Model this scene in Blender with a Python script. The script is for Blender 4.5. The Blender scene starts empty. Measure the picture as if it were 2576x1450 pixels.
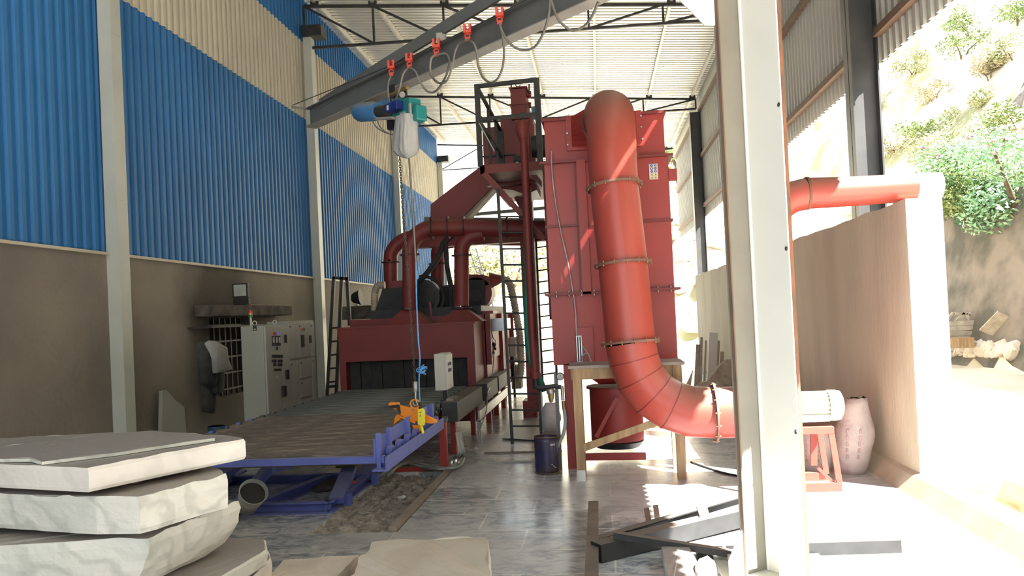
import bpy, bmesh, math, random
from mathutils import Vector, Matrix, noise
random.seed(7)
R = math.radians
sc = bpy.context.scene
C = sc.collection

# ------------------------------------------------------------------ camera
W, H, F = 2576, 1450, 1980.0
CAMZ = 2.0
YAW, PITCH, ROLL, SH = R(6.2187), R(0.9), 0.047, 37.07
fw = Vector((-math.sin(YAW)*math.cos(PITCH), math.cos(YAW)*math.cos(PITCH), math.sin(PITCH)))
r0 = Vector((math.cos(YAW), math.sin(YAW), 0)); u0 = r0.cross(fw)
rt = r0*math.cos(ROLL) - u0*math.sin(ROLL); up = r0*math.sin(ROLL) + u0*math.cos(ROLL)
cd = bpy.data.cameras.new('camera'); cam = bpy.data.objects.new('camera', cd); C.objects.link(cam)
m = Matrix((rt, up, -fw)).transposed().to_4x4(); m.translation = Vector((0, 0, CAMZ))
cam.matrix_world = m
cd.sensor_width = 36.0; cd.lens = F/W*36.0; cd.shift_y = SH/W; cd.clip_end = 600
sc.camera = cam

# ------------------------------------------------------------------ light
SUN = Vector((-0.66, 0.53, -1.0))
sl = bpy.data.lights.new('sun', 'SUN'); sl.energy = 58.0; sl.angle = R(0.55); sl.color = (1.0, 0.965, 0.915)
so = bpy.data.objects.new('sun', sl); C.objects.link(so); so.location = (20, -16, 40)
so.rotation_euler = SUN.to_track_quat('-Z', 'Y').to_euler()
wd = bpy.data.worlds.new('sky'); sc.world = wd; wd.use_nodes = True
bg = wd.node_tree.nodes['Background']; bg.inputs[0].default_value = (0.82, 0.91, 1.0, 1); bg.inputs[1].default_value = 3.6
sc.view_settings.view_transform = 'Standard'; sc.view_settings.look = 'None'
sc.view_settings.gamma = 1; sc.view_settings.use_curve_mapping = False
sc.view_settings.exposure = -0.25
sc.cycles.use_denoising = True
sc.cycles.max_bounces = 10; sc.cycles.diffuse_bounces = 6; sc.cycles.glossy_bounces = 4
sc.cycles.sample_clamp_indirect = 6.0

# ------------------------------------------------------------------ helpers
def ray(px, py): return fw + rt*((px-W/2)/F) - up*((py-H/2-SH)/F)
def P(px, py, X=None, Y=None, Z=None):
    """world point seen at a pixel of the photograph, on one known plane"""
    d = ray(px, py)
    t = X/d.x if X is not None else (Y/d.y if Y is not None else (Z-CAMZ)/d.z)
    return Vector((d.x*t, d.y*t, CAMZ+d.z*t))
def V(*a): return Vector(a)

def tag(o, label=None, cat=None, group=None, kind=None):
    if label: o['label'] = label
    if cat: o['category'] = cat
    if group: o['group'] = group
    if kind: o['kind'] = kind
    return o
BASE = {}
def thing(name, label, cat, loc=(0, 0, 0), group=None, kind=None):
    o = bpy.data.objects.new(name, None); C.objects.link(o); o.location = loc; o.empty_display_size = .1
    BASE[o] = Vector(loc)
    return tag(o, label, cat, group, kind)

class MB:
    def __init__(s): s.v = []; s.f = []; s.sm = []
    def add(s, vs, fs, smooth=False):
        b = len(s.v); s.v += [Vector(v) for v in vs]
        s.f += [tuple(b+i for i in f) for f in fs]; s.sm += [smooth]*len(fs); return s
    def box(s, a, b):
        x0, y0, z0 = (min(a[i], b[i]) for i in range(3)); x1, y1, z1 = (max(a[i], b[i]) for i in range(3))
        return s.add([(x0,y0,z0),(x1,y0,z0),(x1,y1,z0),(x0,y1,z0),(x0,y0,z1),(x1,y0,z1),(x1,y1,z1),(x0,y1,z1)],
                     [(0,3,2,1),(4,5,6,7),(0,1,5,4),(1,2,6,5),(2,3,7,6),(3,0,4,7)])
    def beam(s, a, b, w, h, upv=(0, 0, 1), sect=None):
        """prismatic bar from a to b, w across, h along up; sect = list of 2D points replaces the rectangle"""
        a = Vector(a); b = Vector(b); d = (b-a).normalized(); u = Vector(upv)
        if abs(d.dot(u)) > .98: u = Vector((0, 1, 0))
        x = d.cross(u).normalized(); z = x.cross(d)
        pts = sect or [(-w/2,-h/2),(w/2,-h/2),(w/2,h/2),(-w/2,h/2)]; n = len(pts)
        vs = [a+x*p+z*q for p, q in pts] + [b+x*p+z*q for p, q in pts]
        fs = [(i, (i+1) % n, n+(i+1) % n, n+i) for i in range(n)]
        return s.add(vs, fs+[tuple(range(n-1, -1, -1)), tuple(range(n, 2*n))])
    def tube(s, pts, r, seg=10, rf=None, cap=True):
        pts = [Vector(p) for p in pts]; n = len(pts); rings = []
        u = None
        for i, p in enumerate(pts):
            d = (pts[min(i+1, n-1)]-pts[max(i-1, 0)]).normalized()
            if u is None:
                u = Vector((0, 0, 1)) if abs(d.z) < .9 else Vector((0, 1, 0))
            x = d.cross(u)
            if x.length < 1e-4: x = d.orthogonal()
            x.normalize(); u = x.cross(d).normalized()
            rr = rf(i/(n-1)) if rf else r
            rings.append([p+x*math.cos(2*math.pi*k/seg)*rr+u*math.sin(2*math.pi*k/seg)*rr for k in range(seg)])
        b = len(s.v)
        for ring in rings: s.v += ring
        for i in range(n-1):
            for k in range(seg):
                s.f.append((b+i*seg+k, b+i*seg+(k+1) % seg, b+(i+1)*seg+(k+1) % seg, b+(i+1)*seg+k)); s.sm.append(True)
        if cap:
            c = len(s.v); s.v += [p.copy() for p in rings[0]+rings[-1]]
            s.f.append(tuple(c+k for k in range(seg-1, -1, -1))); s.f.append(tuple(c+seg+k for k in range(seg))); s.sm += [False]*2
        return s
    def cyl(s, a, b, r, r2=None, seg=16):
        r2 = r if r2 is None else r2
        return s.tube([a, b], r, seg, (lambda t: r+(r2-r)*t))
    def prism(s, poly, d):
        """closed polygon of 3D points swept by vector d"""
        n = len(poly); d = Vector(d); vs = [Vector(p) for p in poly]; vs += [p+d for p in vs]
        return s.add(vs, [tuple(range(n-1, -1, -1)), tuple(range(n, 2*n))]+[(i, (i+1) % n, n+(i+1) % n, n+i) for i in range(n)])
    def blob(s, c, r, seed=0, amp=.25, sub=2, fr=2.0):
        bm = bmesh.new(); bmesh.ops.create_icosphere(bm, subdivisions=sub, radius=1)
        r = Vector((r, r, r)) if isinstance(r, (int, float)) else Vector(r)
        vs = []
        for v in bm.verts:
            k = 1+amp*noise.noise(v.co*fr+Vector((seed*7.3, seed*3.1, seed)))
            vs.append(Vector(c)+Vector((v.co.x*r.x, v.co.y*r.y, v.co.z*r.z))*k)
        fs = [tuple(v.index for v in f.verts) for f in bm.faces]; bm.free()
        return s.add(vs, fs, amp < .3)
    def build(s, name, m, parent=None, bevel=0, mods=None):
        if parent is None:
            xs = [v.x for v in s.v]; ys = [v.y for v in s.v]; zs = [v.z for v in s.v]
            o0 = Vector(((min(xs)+max(xs))/2, (min(ys)+max(ys))/2, min(zs)))
        else: o0 = BASE[parent]
        me = bpy.data.meshes.new(name); me.from_pydata([v-o0 for v in s.v], [], s.f)
        bm = bmesh.new(); bm.from_mesh(me); bmesh.ops.recalc_face_normals(bm, faces=bm.faces); bm.to_mesh(me); bm.free()
        me.polygons.foreach_set('use_smooth', s.sm)
        me.materials.append(m)
        o = bpy.data.objects.new(name, me); C.objects.link(o); BASE[o] = o0
        if parent is None: o.location = o0
        else: o.parent = parent
        if bevel:
            b = o.modifiers.new('bevel', 'BEVEL'); b.width = bevel; b.segments = 2; b.limit_method = 'ANGLE'
        return o

def spline(pts, n=8):
    pts = [Vector(p) for p in pts]; q = [pts[0]*2-pts[1]]+pts+[pts[-1]*2-pts[-2]]; out = []
    for i in range(1, len(q)-2):
        for k in range(n):
            t = k/n; a, b, c, d = q[i-1:i+3]
            out.append(.5*((2*b)+(c-a)*t+(2*a-5*b+4*c-d)*t*t+(3*b-a-3*c+d)*t**3))
    return out+[pts[-1]]
def ring(mb, c, axis, r, w=.02, t=.03, seg=24):
    """flat flange ring around a pipe"""
    axis = Vector(axis).normalized(); return mb.cyl(Vector(c)-axis*w/2, Vector(c)+axis*w/2, r+t, seg=seg)

# ------------------------------------------------------------------ materials
def mat(name, col, rough=.6, metal=0.0, col2=None, sc_=3.0, amt=.5, bump=0.0, bsc=20.0, stretch=None, spec=.5, detail=6, lo=.35, hi=.65):
    m = bpy.data.materials.new(name); m.use_nodes = True; nt = m.node_tree; N = nt.nodes; L = nt.links
    b = N['Principled BSDF']; b.inputs['Roughness'].default_value = rough; b.inputs['Metallic'].default_value = metal
    b.inputs['Specular IOR Level'].default_value = spec
    tc = N.new('ShaderNodeTexCoord'); mp = N.new('ShaderNodeMapping'); L.new(tc.outputs['Object'], mp.inputs[0])
    if stretch: mp.inputs['Scale'].default_value = stretch
    nz = N.new('ShaderNodeTexNoise'); nz.inputs['Scale'].default_value = sc_; nz.inputs['Detail'].default_value = detail
    L.new(mp.outputs[0], nz.inputs['Vector'])
    cr = N.new('ShaderNodeValToRGB'); cr.color_ramp.elements[0].position = lo; cr.color_ramp.elements[1].position = hi
    c2 = col2 or tuple(c*(1-amt) for c in col)
    cr.color_ramp.elements[0].color = (*col, 1); cr.color_ramp.elements[1].color = (*c2, 1)
    L.new(nz.outputs['Fac'], cr.inputs[0]); L.new(cr.outputs[0], b.inputs['Base Color'])
    if bump:
        n2 = N.new('ShaderNodeTexNoise'); n2.inputs['Scale'].default_value = bsc; n2.inputs['Detail'].default_value = 5
        L.new(mp.outputs[0], n2.inputs['Vector'])
        bp = N.new('ShaderNodeBump'); bp.inputs['Strength'].default_value = bump; bp.inputs['Distance'].default_value = .05
        L.new(n2.outputs['Fac'], bp.inputs['Height']); L.new(bp.outputs[0], b.inputs['Normal'])
    m['b'] = 1
    return m
def dusted(m, dust, lo=.5, hi=.95, amt=.8):
    """settled dust on upward faces: a second colour by the surface's own slope"""
    nt = m.node_tree; N = nt.nodes; L = nt.links; b = N['Principled BSDF']
    src = b.inputs['Base Color'].links[0].from_socket
    g = N.new('ShaderNodeNewGeometry'); s = N.new('ShaderNodeSeparateXYZ'); L.new(g.outputs['Normal'], s.inputs[0])
    mr = N.new('ShaderNodeMapRange'); mr.inputs[1].default_value = lo; mr.inputs[2].default_value = hi; mr.inputs[4].default_value = amt
    L.new(s.outputs[2], mr.inputs[0])
    mx = N.new('ShaderNodeMix'); mx.data_type = 'RGBA'; L.new(mr.outputs[0], mx.inputs[0]); L.new(src, mx.inputs[6]); mx.inputs[7].default_value = (*dust, 1)
    L.new(mx.outputs[2], b.inputs['Base Color']); return m
M = {}
M['blue_sheet'] = mat('blue_sheet', (.026, .165, .41), .55, 0, (.021, .135, .34), .6, spec=.35)
M['cream_sheet'] = mat('cream_sheet', (.56, .52, .42), .55, 0, (.50, .46, .37), .7, spec=.35)
M['grey_sheet'] = mat('grey_sheet', (.50, .49, .43), .5, 0, (.42, .41, .36), .7)
M['roof_sheet'] = mat('roof_sheet', (.70, .69, .65), .36, .7, (.60, .59, .55), .35)
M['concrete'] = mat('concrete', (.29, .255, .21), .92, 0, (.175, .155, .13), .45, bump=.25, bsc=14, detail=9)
_nt = M['concrete'].node_tree; _N = _nt.nodes; _L = _nt.links; _b = _N['Principled BSDF']; _src = _b.inputs['Base Color'].links[0].from_socket
_mp = _N.new('ShaderNodeMapping'); _mp.inputs['Location'].default_value = (-.35, -13.7*.62-.35, -2.55*.85-.35); _mp.inputs['Scale'].default_value = (1, .62, .85)   # soot stain above and beside the lintel
_tc = _N['Texture Coordinate']; _ns = _N.new('ShaderNodeTexNoise'); _ns.inputs['Scale'].default_value = 1.6; _ns.inputs['Detail'].default_value = 6; _L.new(_tc.outputs['Object'], _ns.inputs['Vector'])
_va = _N.new('ShaderNodeVectorMath'); _va.operation = 'MULTIPLY_ADD'; _va.inputs[1].default_value = (.7, .7, .7); _L.new(_ns.outputs['Color'], _va.inputs[0]); _L.new(_mp.outputs[0], _va.inputs[2]); _L.new(_tc.outputs['Object'], _mp.inputs[0])
_gr = _N.new('ShaderNodeTexGradient'); _gr.gradient_type = 'SPHERICAL'; _L.new(_va.outputs[0], _gr.inputs[0])
_mr = _N.new('ShaderNodeMapRange'); _mr.inputs[1].default_value = .0; _mr.inputs[2].default_value = .55; _mr.inputs[4].default_value = .85; _L.new(_gr.outputs['Fac'], _mr.inputs[0])
_mx = _N.new('ShaderNodeMix'); _mx.data_type = 'RGBA'; _L.new(_mr.outputs[0], _mx.inputs[0]); _L.new(_src, _mx.inputs[6]); _mx.inputs[7].default_value = (.07, .06, .05, 1); _L.new(_mx.outputs[2], _b.inputs['Base Color'])
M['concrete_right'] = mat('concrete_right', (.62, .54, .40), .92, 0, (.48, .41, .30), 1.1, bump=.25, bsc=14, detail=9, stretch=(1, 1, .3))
M['kerb'] = mat('kerb', (.50, .44, .34), .9, 0, (.42, .36, .27), 2.5)
M['lintel'] = mat('lintel', (.055, .048, .042), .95, 0, (.13, .11, .095), 4, bump=.5, bsc=20)
M['col_grey'] = mat('col_grey', (.50, .52, .47), .45, 0, (.44, .46, .42), 1.5)
M['col_white'] = mat('col_white', (.74, .74, .68), .45, 0, (.67, .67, .61), 2.2, lo=.3, hi=.8)
M['col_web_shade'] = mat('col_web_shade', (.25, .23, .19), .6, 0, (.21, .19, .155), 2)  # shade of the recessed web put into its colour, darker than the flange
M['col_dark'] = mat('col_dark', (.035, .037, .04), .4, .1, (.06, .06, .06), 2)
M['rust_primer'] = mat('rust_primer', (.24, .10, .05), .8, 0, (.15, .075, .045), 6)
M['flange_dark'] = mat('flange_dark', (.08, .03, .025), .6, 0, (.05, .025, .02), 4)
M['rust_flange'] = mat('rust_flange', (.22, .10, .07), .7, 0, (.15, .08, .06), 8)
M['girt'] = mat('girt', (.20, .12, .075), .7, 0, (.13, .09, .065), 4)
M['black_steel'] = mat('black_steel', (.022, .022, .022), .55, .2, (.045, .042, .04), 5)
M['purlin'] = mat('purlin', (.55, .53, .47), .5, .3, (.45, .43, .38), 3)
M['beam_grey'] = mat('beam_grey', (.10, .105, .10), .5, .1, (.13, .13, .12), 3)
M['beam_light'] = mat('beam_light', (.30, .29, .26), .5, .1, (.24, .23, .21), 3)
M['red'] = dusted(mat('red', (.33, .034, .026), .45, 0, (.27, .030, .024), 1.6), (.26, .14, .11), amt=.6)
M['red_mach'] = dusted(mat('red_mach', (.19, .025, .021), .55, 0, (.165, .022, .018), 1.6), (.20, .11, .09), amt=.6)  # darker copy of red: the backlit machine's shade is in the colour
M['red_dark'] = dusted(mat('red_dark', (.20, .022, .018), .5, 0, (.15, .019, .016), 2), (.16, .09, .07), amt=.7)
M['duct'] = dusted(mat('duct', (.37, .058, .040), .36, 0, (.32, .052, .036), 1.3), (.27, .14, .10), .1, .8, .75)
M['black'] = mat('black', (.012, .012, .012), .6, 0, (.02, .02, .02), 5)
M['rubber'] = mat('rubber', (.02, .02, .02), .8, 0, (.035, .033, .03), 5)
M['dusty_black'] = dusted(mat('dusty_black', (.02, .02, .02), .6, 0, (.03, .03, .03), 5), (.16, .145, .12), amt=.7)
M['frame_blue'] = dusted(mat('frame_blue', (.12, .155, .47), .5, 0, (.09, .12, .38), 3), (.24, .24, .33), amt=.5)
M['roller_brown'] = mat('roller_brown', (.12, .10, .08), .65, .1, (.24, .20, .16), 34, stretch=(.14, 1, 1), bump=.25, bsc=40, detail=12, lo=.50, hi=.68)
M['roller_grey'] = mat('roller_grey', (.17, .185, .165), .6, .15, (.085, .095, .085), 6, stretch=(.3, 2, 2), detail=12, lo=.42, hi=.58)
M['galv'] = mat('galv', (.42, .43, .44), .35, .7, (.33, .34, .35), 6)
M['cabinet'] = mat('cabinet', (.30, .31, .27), .42, 0, (.27, .28, .245), 1)
M['cabinet_door'] = mat('cabinet_door', (.36, .37, .34), .38, 0, (.32, .33, .30), 1)
M['beige_box'] = mat('beige_box', (.52, .51, .45), .45, 0, (.48, .47, .41), 2)
M['wood'] = mat('wood', (.36, .24, .125), .7, 0, (.24, .15, .075), 3, stretch=(6, 6, .7), bump=.1)
M['wood_top'] = mat('wood_top', (.36, .31, .27), .8, 0, (.26, .22, .19), 3)
M['wood_grey'] = mat('wood_grey', (.38, .33, .26), .85, 0, (.26, .22, .17), 4)
M['orange'] = mat('orange', (.85, .27, .01), .4, 0, (.75, .22, .01), 3)
M['yellow'] = mat('yellow', (.75, .68, .03), .4, 0, (.68, .6, .03), 3)
M['teal'] = dusted(mat('teal', (.015, .21, .20), .4, 0, (.012, .17, .165), 3), (.22, .21, .17), .3, .9, .8)
M['motor_blue'] = dusted(mat('motor_blue', (.055, .18, .37), .45, 0, (.045, .15, .3), 3), (.25, .23, .19), .2, .8, .85)
M['deep_blue'] = mat('deep_blue', (.015, .035, .24), .4)
M['bag_cloth'] = mat('bag_cloth', (.36, .355, .34), .75, 0, (.24, .235, .225), 4, bump=1.0, bsc=7, stretch=(1, 1, .35))
M['steel'] = mat('steel', (.45, .43, .38), .4, .8, (.3, .28, .24), 8)
M['chain'] = mat('chain', (.13, .11, .08), .5, .6, (.07, .06, .045), 20)
M['cable'] = mat('cable', (.19, .18, .15), .6)
M['cable_white'] = mat('cable_white', (.48, .45, .45), .5)
M['rope_blue'] = mat('rope_blue', (.10, .30, .62), .7, 0, (.08, .24, .5), 20)
M['trolley_red'] = mat('trolley_red', (.62, .055, .03), .45)
M['hose_beige'] = mat('hose_beige', (.46, .40, .29), .6)
M['hose_green'] = mat('hose_green', (.012, .20, .13), .5, 0, (.01, .15, .1), 3)
M['hose_grey'] = mat('hose_grey', (.40, .42, .38), .6)
M['white'] = mat('white', (.70, .70, .68), .5)
M['sign_white'] = mat('sign_white', (.72, .70, .68), .4)
M['sign_blue'] = mat('sign_blue', (.08, .09, .28), .5)
M['sign_yellow'] = mat('sign_yellow', (.65, .50, .03), .5)
M['glass_grey'] = mat('glass_grey', (.32, .34, .30), .15, 0, (.42, .44, .4), 6)
M['drum_blue'] = mat('drum_blue', (.025, .03, .09), .35, .2, (.05, .035, .04), 5, bump=.2, bsc=5)
M['barrel_blue'] = mat('barrel_blue', (.02, .10, .17), .5)
M['rust'] = mat('rust', (.14, .07, .04), .9, 0, (.22, .13, .08), 10)
M['brass'] = mat('brass', (.42, .30, .12), .4, .7)
M['cloth_dark'] = mat('cloth_dark', (.035, .04, .042), .9, 0, (.06, .065, .065), 8, bump=.5, bsc=8)
M['cloth_brown'] = mat('cloth_brown', (.05, .045, .038), .9, 0, (.08, .07, .06), 8, bump=.5, bsc=8)
M['cloth_white'] = mat('cloth_white', (.42, .42, .40), .9, 0, (.34, .34, .33), 8, bump=.5, bsc=8)
M['sack'] = mat('sack', (.55, .47, .43), .85, 0, (.42, .35, .32), 4, bump=.6, bsc=6)
M['sack_tan'] = mat('sack_tan', (.40, .36, .26), .85, 0, (.25, .22, .17), 4, bump=.6, bsc=6)
M['sack_print'] = mat('sack_print', (.50, .32, .31), .85)
M['leaf'] = mat('leaf', (.10, .17, .045), .6, 0, (.20, .24, .08), 2)
M['leaf_pale'] = mat('leaf_pale', (.24, .27, .13), .7, 0, (.36, .33, .18), 1)
M['leaf_dry'] = mat('leaf_dry', (.30, .26, .15), .8, 0, (.42, .35, .22), 1)
M['leaf_fresh'] = mat('leaf_fresh', (.13, .27, .14), .5, 0, (.24, .38, .22), 1.5)
M['flower'] = mat('flower', (.62, .06, .30), .6)
M['bark'] = mat('bark', (.12, .09, .06), .9)
M['rock'] = mat('rock', (.62, .55, .46), .9, 0, (.36, .31, .26), 1.2, bump=.6, bsc=4, detail=10)
M['rubble'] = mat('rubble', (.42, .38, .33), .95, 0, (.25, .225, .195), 9, bump=.8, bsc=30)
M['rail_brown'] = mat('rail_brown', (.17, .14, .115), .6, .1, (.12, .10, .085), 5)
M['pipe_brown'] = mat('pipe_brown', (.30, .26, .22), .7, 0, (.22, .19, .16), 4)
M['dark_floor'] = mat('dark_floor', (.12, .11, .10), .5, 0, (.07, .065, .06), 2)

def marble(name, a, b, vein, rough=.5, vs=1.2, va=.3):
    m = mat(name, a, rough, 0, b, 1.7, bump=.15, bsc=18, detail=8)
    nt = m.node_tree; N = nt.nodes; L = nt.links; bs = N['Principled BSDF']
    src = bs.inputs['Base Color'].links[0].from_socket
    tc = N['Texture Coordinate']; mp = N.new('ShaderNodeMapping'); mp.inputs['Rotation'].default_value = (.4, .5, .3); L.new(tc.outputs['Object'], mp.inputs[0])
    w = N.new('ShaderNodeTexWave'); w.inputs['Scale'].default_value = vs; w.inputs['Distortion'].default_value = 14; w.inputs['Detail'].default_value = 4; w.inputs['Detail Scale'].default_value = 1.3
    L.new(mp.outputs[0], w.inputs['Vector'])
    cr = N.new('ShaderNodeValToRGB'); cr.color_ramp.elements[0].position = .02; cr.color_ramp.elements[0].color = (va, va, va, 1)
    cr.color_ramp.elements[1].position = .3; cr.color_ramp.elements[1].color = (0, 0, 0, 1); L.new(w.outputs['Fac'], cr.inputs[0])
    mx = N.new('ShaderNodeMix'); mx.data_type = 'RGBA'; L.new(cr.outputs[0], mx.inputs[0]); L.new(src, mx.inputs[6]); mx.inputs[7].default_value = (*vein, 1)
    L.new(mx.outputs[2], bs.inputs['Base Color']); return m
DUST = (.30, .275, .25)
M['marble_white'] = dusted(marble('marble_white', (.78, .74, .69), (.68, .65, .60), (.5, .5, .47)), DUST, .75, .98, 1)
M['marble_green'] = dusted(marble('marble_green', (.74, .72, .66), (.58, .59, .54), (.30, .32, .28), vs=1.5, va=.32), DUST, .75, .98, 1)
M['marble_top'] = marble('marble_top', (.56, .52, .45), (.48, .44, .37), (.36, .30, .22), vs=.6)
M['marble_bright'] = marble('marble_bright', (.62, .57, .48), (.54, .49, .41), (.42, .37, .3), vs=.8)

def floor_mat():
    m = bpy.data.materials.new('slate_tile'); m.use_nodes = True; nt = m.node_tree; N = nt.nodes; L = nt.links
    b = N['Principled BSDF']; tc = N.new('ShaderNodeTexCoord'); mp = N.new('ShaderNodeMapping'); L.new(tc.outputs['Object'], mp.inputs[0])
    br = N.new('ShaderNodeTexBrick'); br.inputs['Color1'].default_value = (.50, .535, .56, 1); br.inputs['Color2'].default_value = (.34, .375, .405, 1)
    br.inputs['Mortar'].default_value = (.70, .69, .66, 1); br.inputs['Scale'].default_value = 1; br.inputs['Mortar Size'].default_value = .009
    br.inputs['Brick Width'].default_value = 1.25; br.inputs['Row Height'].default_value = .62; br.offset = .37
    L.new(mp.outputs[0], br.inputs['Vector'])
    nz = N.new('ShaderNodeTexNoise'); nz.inputs['Scale'].default_value = 3.6; nz.inputs['Detail'].default_value = 10; nz.inputs['Roughness'].default_value = .7; nz.inputs['Distortion'].default_value = 1.2
    mp2 = N.new('ShaderNodeMapping'); mp2.inputs['Scale'].default_value = (1, 1.7, 1); L.new(tc.outputs['Object'], mp2.inputs[0]); L.new(mp2.outputs[0], nz.inputs['Vector'])
    cr = N.new('ShaderNodeValToRGB'); cr.color_ramp.elements[0].position = .42; cr.color_ramp.elements[0].color = (.42, .46, .50, 1); cr.color_ramp.elements[1].position = .54; cr.color_ramp.elements[1].color = (1.15, 1.12, 1.08, 1)
    L.new(nz.outputs['Fac'], cr.inputs[0])
    mx = N.new('ShaderNodeMix'); mx.data_type = 'RGBA'; mx.blend_type = 'MULTIPLY'; mx.inputs[0].default_value = 1; L.new(br.outputs['Color'], mx.inputs[6]); L.new(cr.outputs[0], mx.inputs[7])
    # dust film, thicker in patches
    n3 = N.new('ShaderNodeTexNoise'); n3.inputs['Scale'].default_value = .55; n3.inputs['Detail'].default_value = 8; L.new(tc.outputs['Object'], n3.inputs['Vector'])
    c3 = N.new('ShaderNodeValToRGB'); c3.color_ramp.elements[0].position = .42; c3.color_ramp.elements[0].color = (.12,)*3+(1,); c3.color_ramp.elements[1].position = .62; c3.color_ramp.elements[1].color = (.6,)*3+(1,)
    L.new(n3.outputs['Fac'], c3.inputs[0])
    m3 = N.new('ShaderNodeMix'); m3.data_type = 'RGBA'; L.new(c3.outputs[0], m3.inputs[0]); L.new(mx.outputs[2], m3.inputs[6]); m3.inputs[7].default_value = (.42, .41, .39, 1)
    L.new(m3.outputs[2], b.inputs['Base Color'])
    rr = N.new('ShaderNodeMapRange'); rr.inputs[3].default_value = .14; rr.inputs[4].default_value = .5; L.new(c3.outputs[0], rr.inputs[0]); L.new(rr.outputs[0], b.inputs['Roughness'])
    return m
M['floor'] = floor_mat()
def ground_mat():
    m = mat('ground_dirt', (.62, .55, .44), .95, 0, (.46, .40, .31), .5, bump=.5, bsc=3, detail=12); return m
M['ground'] = ground_mat()
def hill_mat():
    m = mat('hill_soil', (.62, .55, .43), .95, 0, (.30, .29, .16), .35, bump=.8, bsc=1.5, detail=14, lo=.47, hi=.60); return m
M['hill'] = hill_mat()
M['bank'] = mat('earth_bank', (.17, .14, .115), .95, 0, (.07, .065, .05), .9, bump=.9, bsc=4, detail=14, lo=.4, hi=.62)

# ================================================================== SETTING
XL, XR, Y0, Y1 = -6.9, 3.74, -9.0, 35.2
COLY = [2.4, 10.6, 18.75, 27.0, 35.1]
def roofz(x): return 9.40-0.0857*x

# floor, with the open trench left out
TX0, TX1, TY0, TY1 = -2.86, -1.99, 7.3, 10.15
fl = MB()
for a, b in (((-7.3, Y0), (TX0, 36)), ((TX1, Y0), (3.3, 36)), ((TX0, Y0), (TX1, TY0)), ((TX0, TY1), (TX1, 36))):
    fl.box((a[0], a[1], -.25), (b[0], b[1], 0))
tag(fl.build('floor', M['floor']), kind='structure')
# trench bed of rubble
bm_ = MB(); nx, ny = 26, 80; vs = []; fs = []
for j in range(ny+1):
    for i in range(nx+1):
        x = TX0+(TX1-TX0)*i/nx; y = TY0+(TY1-TY0)*j/ny
        z = -.075+.05*noise.noise(Vector((x*9, y*9, 1)))+.035*noise.noise(Vector((x*25, y*25, 5)))+.05*(1-i/nx)
        vs.append((x, y, min(z, .02)))
for j in range(ny):
    for i in range(nx):
        a = j*(nx+1)+i; fs.append((a, a+1, a+nx+2, a+nx+1))
bm_.add(vs, fs, True)
tag(bm_.build('trench_bed', M['rubble']), kind='structure')
tag(MB().beam((TX1-.05, TY0+.02, .0), (TX1-.05, TY1-.05, .0), .07, .09).build('trench_rail', M['pipe_brown']), 'brown steel rail along the right edge of the open trench', 'rail')

# outside ground and hillside as one height field
def sstep(a, b, v):
    t = min(1.0, max(0.0, (v-a)/(b-a))); return t*t*(3-2*t)
def hz(x, y):
    wob = 1.2*noise.noise(Vector((0, y*.15, 4)))
    bx_ = x-11.3-wob
    z = -.25
    bank = 5.6*min(1, max(0, bx_/1.2))
    slope = max(0, x-16)*1.12+max(0, y-45)*.3*sstep(12, 20, x)
    far = sstep(-14, 1, x)*7.0+1.2
    wob2 = 1.5*noise.noise(Vector((x*.2, 0, 8)))
    e = max(0, y-46-wob2)
    fz = far*min(1, e/5.0)+max(0, e-8)*.35
    z += max(bank+slope, fz) if min(bank, fz) < .01 else max(bank+slope, fz)
    k = min(1, max(bx_, e, 0)/2.5)
    z += k*(1.1*noise.noise(Vector((x*.22, y*.22, 3)))+.6*noise.noise(Vector((x*.7, y*.7, 7)))+.3*noise.noise(Vector((x*1.9, y*1.9, 2))))
    z += .05*noise.noise(Vector((x*.8, y*.8, 9)))
    return z
def hillhit(px, py):
    d = ray(px, py); t = 6.0
    while t < 160:
        p = V(d.x*t, d.y*t, CAMZ+d.z*t)
        if p.z < hz(p.x, p.y): return p
        t += .15
    return p
g = MB(); vs = []; fs = []
xs = [-60, -40, -25, -15]+[-10+i*.5 for i in range(39)]+[9.5+i*.22 for i in range(30)]+[16.5+i*.5 for i in range(49)]+[41+i*2 for i in range(12)]
ys = [-40, -25]+[-12+i*.6 for i in range(150)]+[80+i*3 for i in range(12)]
for y in ys:
    for x in xs: 
        z = hz(x, y)
        if -7.4 < x < 3.4 and -9.2 < y < 36.2: z = -.3
        vs.append((x, y, z))
nx = len(xs)
for j in range(len(ys)-1):
    for i in range(nx-1):
        a = j*nx+i; fs.append((a, a+1, a+nx+1, a+nx))
g.add(vs, fs, True)
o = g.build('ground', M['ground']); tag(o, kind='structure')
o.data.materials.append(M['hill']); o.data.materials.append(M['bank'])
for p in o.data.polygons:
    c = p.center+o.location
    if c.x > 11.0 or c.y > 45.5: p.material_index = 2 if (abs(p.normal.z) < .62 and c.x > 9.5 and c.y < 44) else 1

def corrug_y(x, ya, yb, za, zb, pitch=.2, dep=.035, t=.004, flip=1):
    """profiled sheet standing in the x plane, ribs vertical"""
    pr = []; y = ya
    while y < yb-1e-4:
        for fr, dd in ((0, 0), (.46, 0), (.56, 1), (.90, 1)):
            yy = y+fr*pitch
            if yy < yb: pr.append((yy, x+flip*dep*dd))
        y += pitch
    pr.append((yb, x)); n = len(pr); mb = MB()
    vs = [(p[1], p[0], za) for p in pr]+[(p[1], p[0], zb) for p in pr]
    mb.add(vs, [(i, i+1, n+i+1, n+i) for i in range(n-1)])
    return mb
def solid(o, t=.006):
    s = o.modifiers.new('thick', 'SOLIDIFY'); s.thickness = t; s.offset = 0; return o

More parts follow.
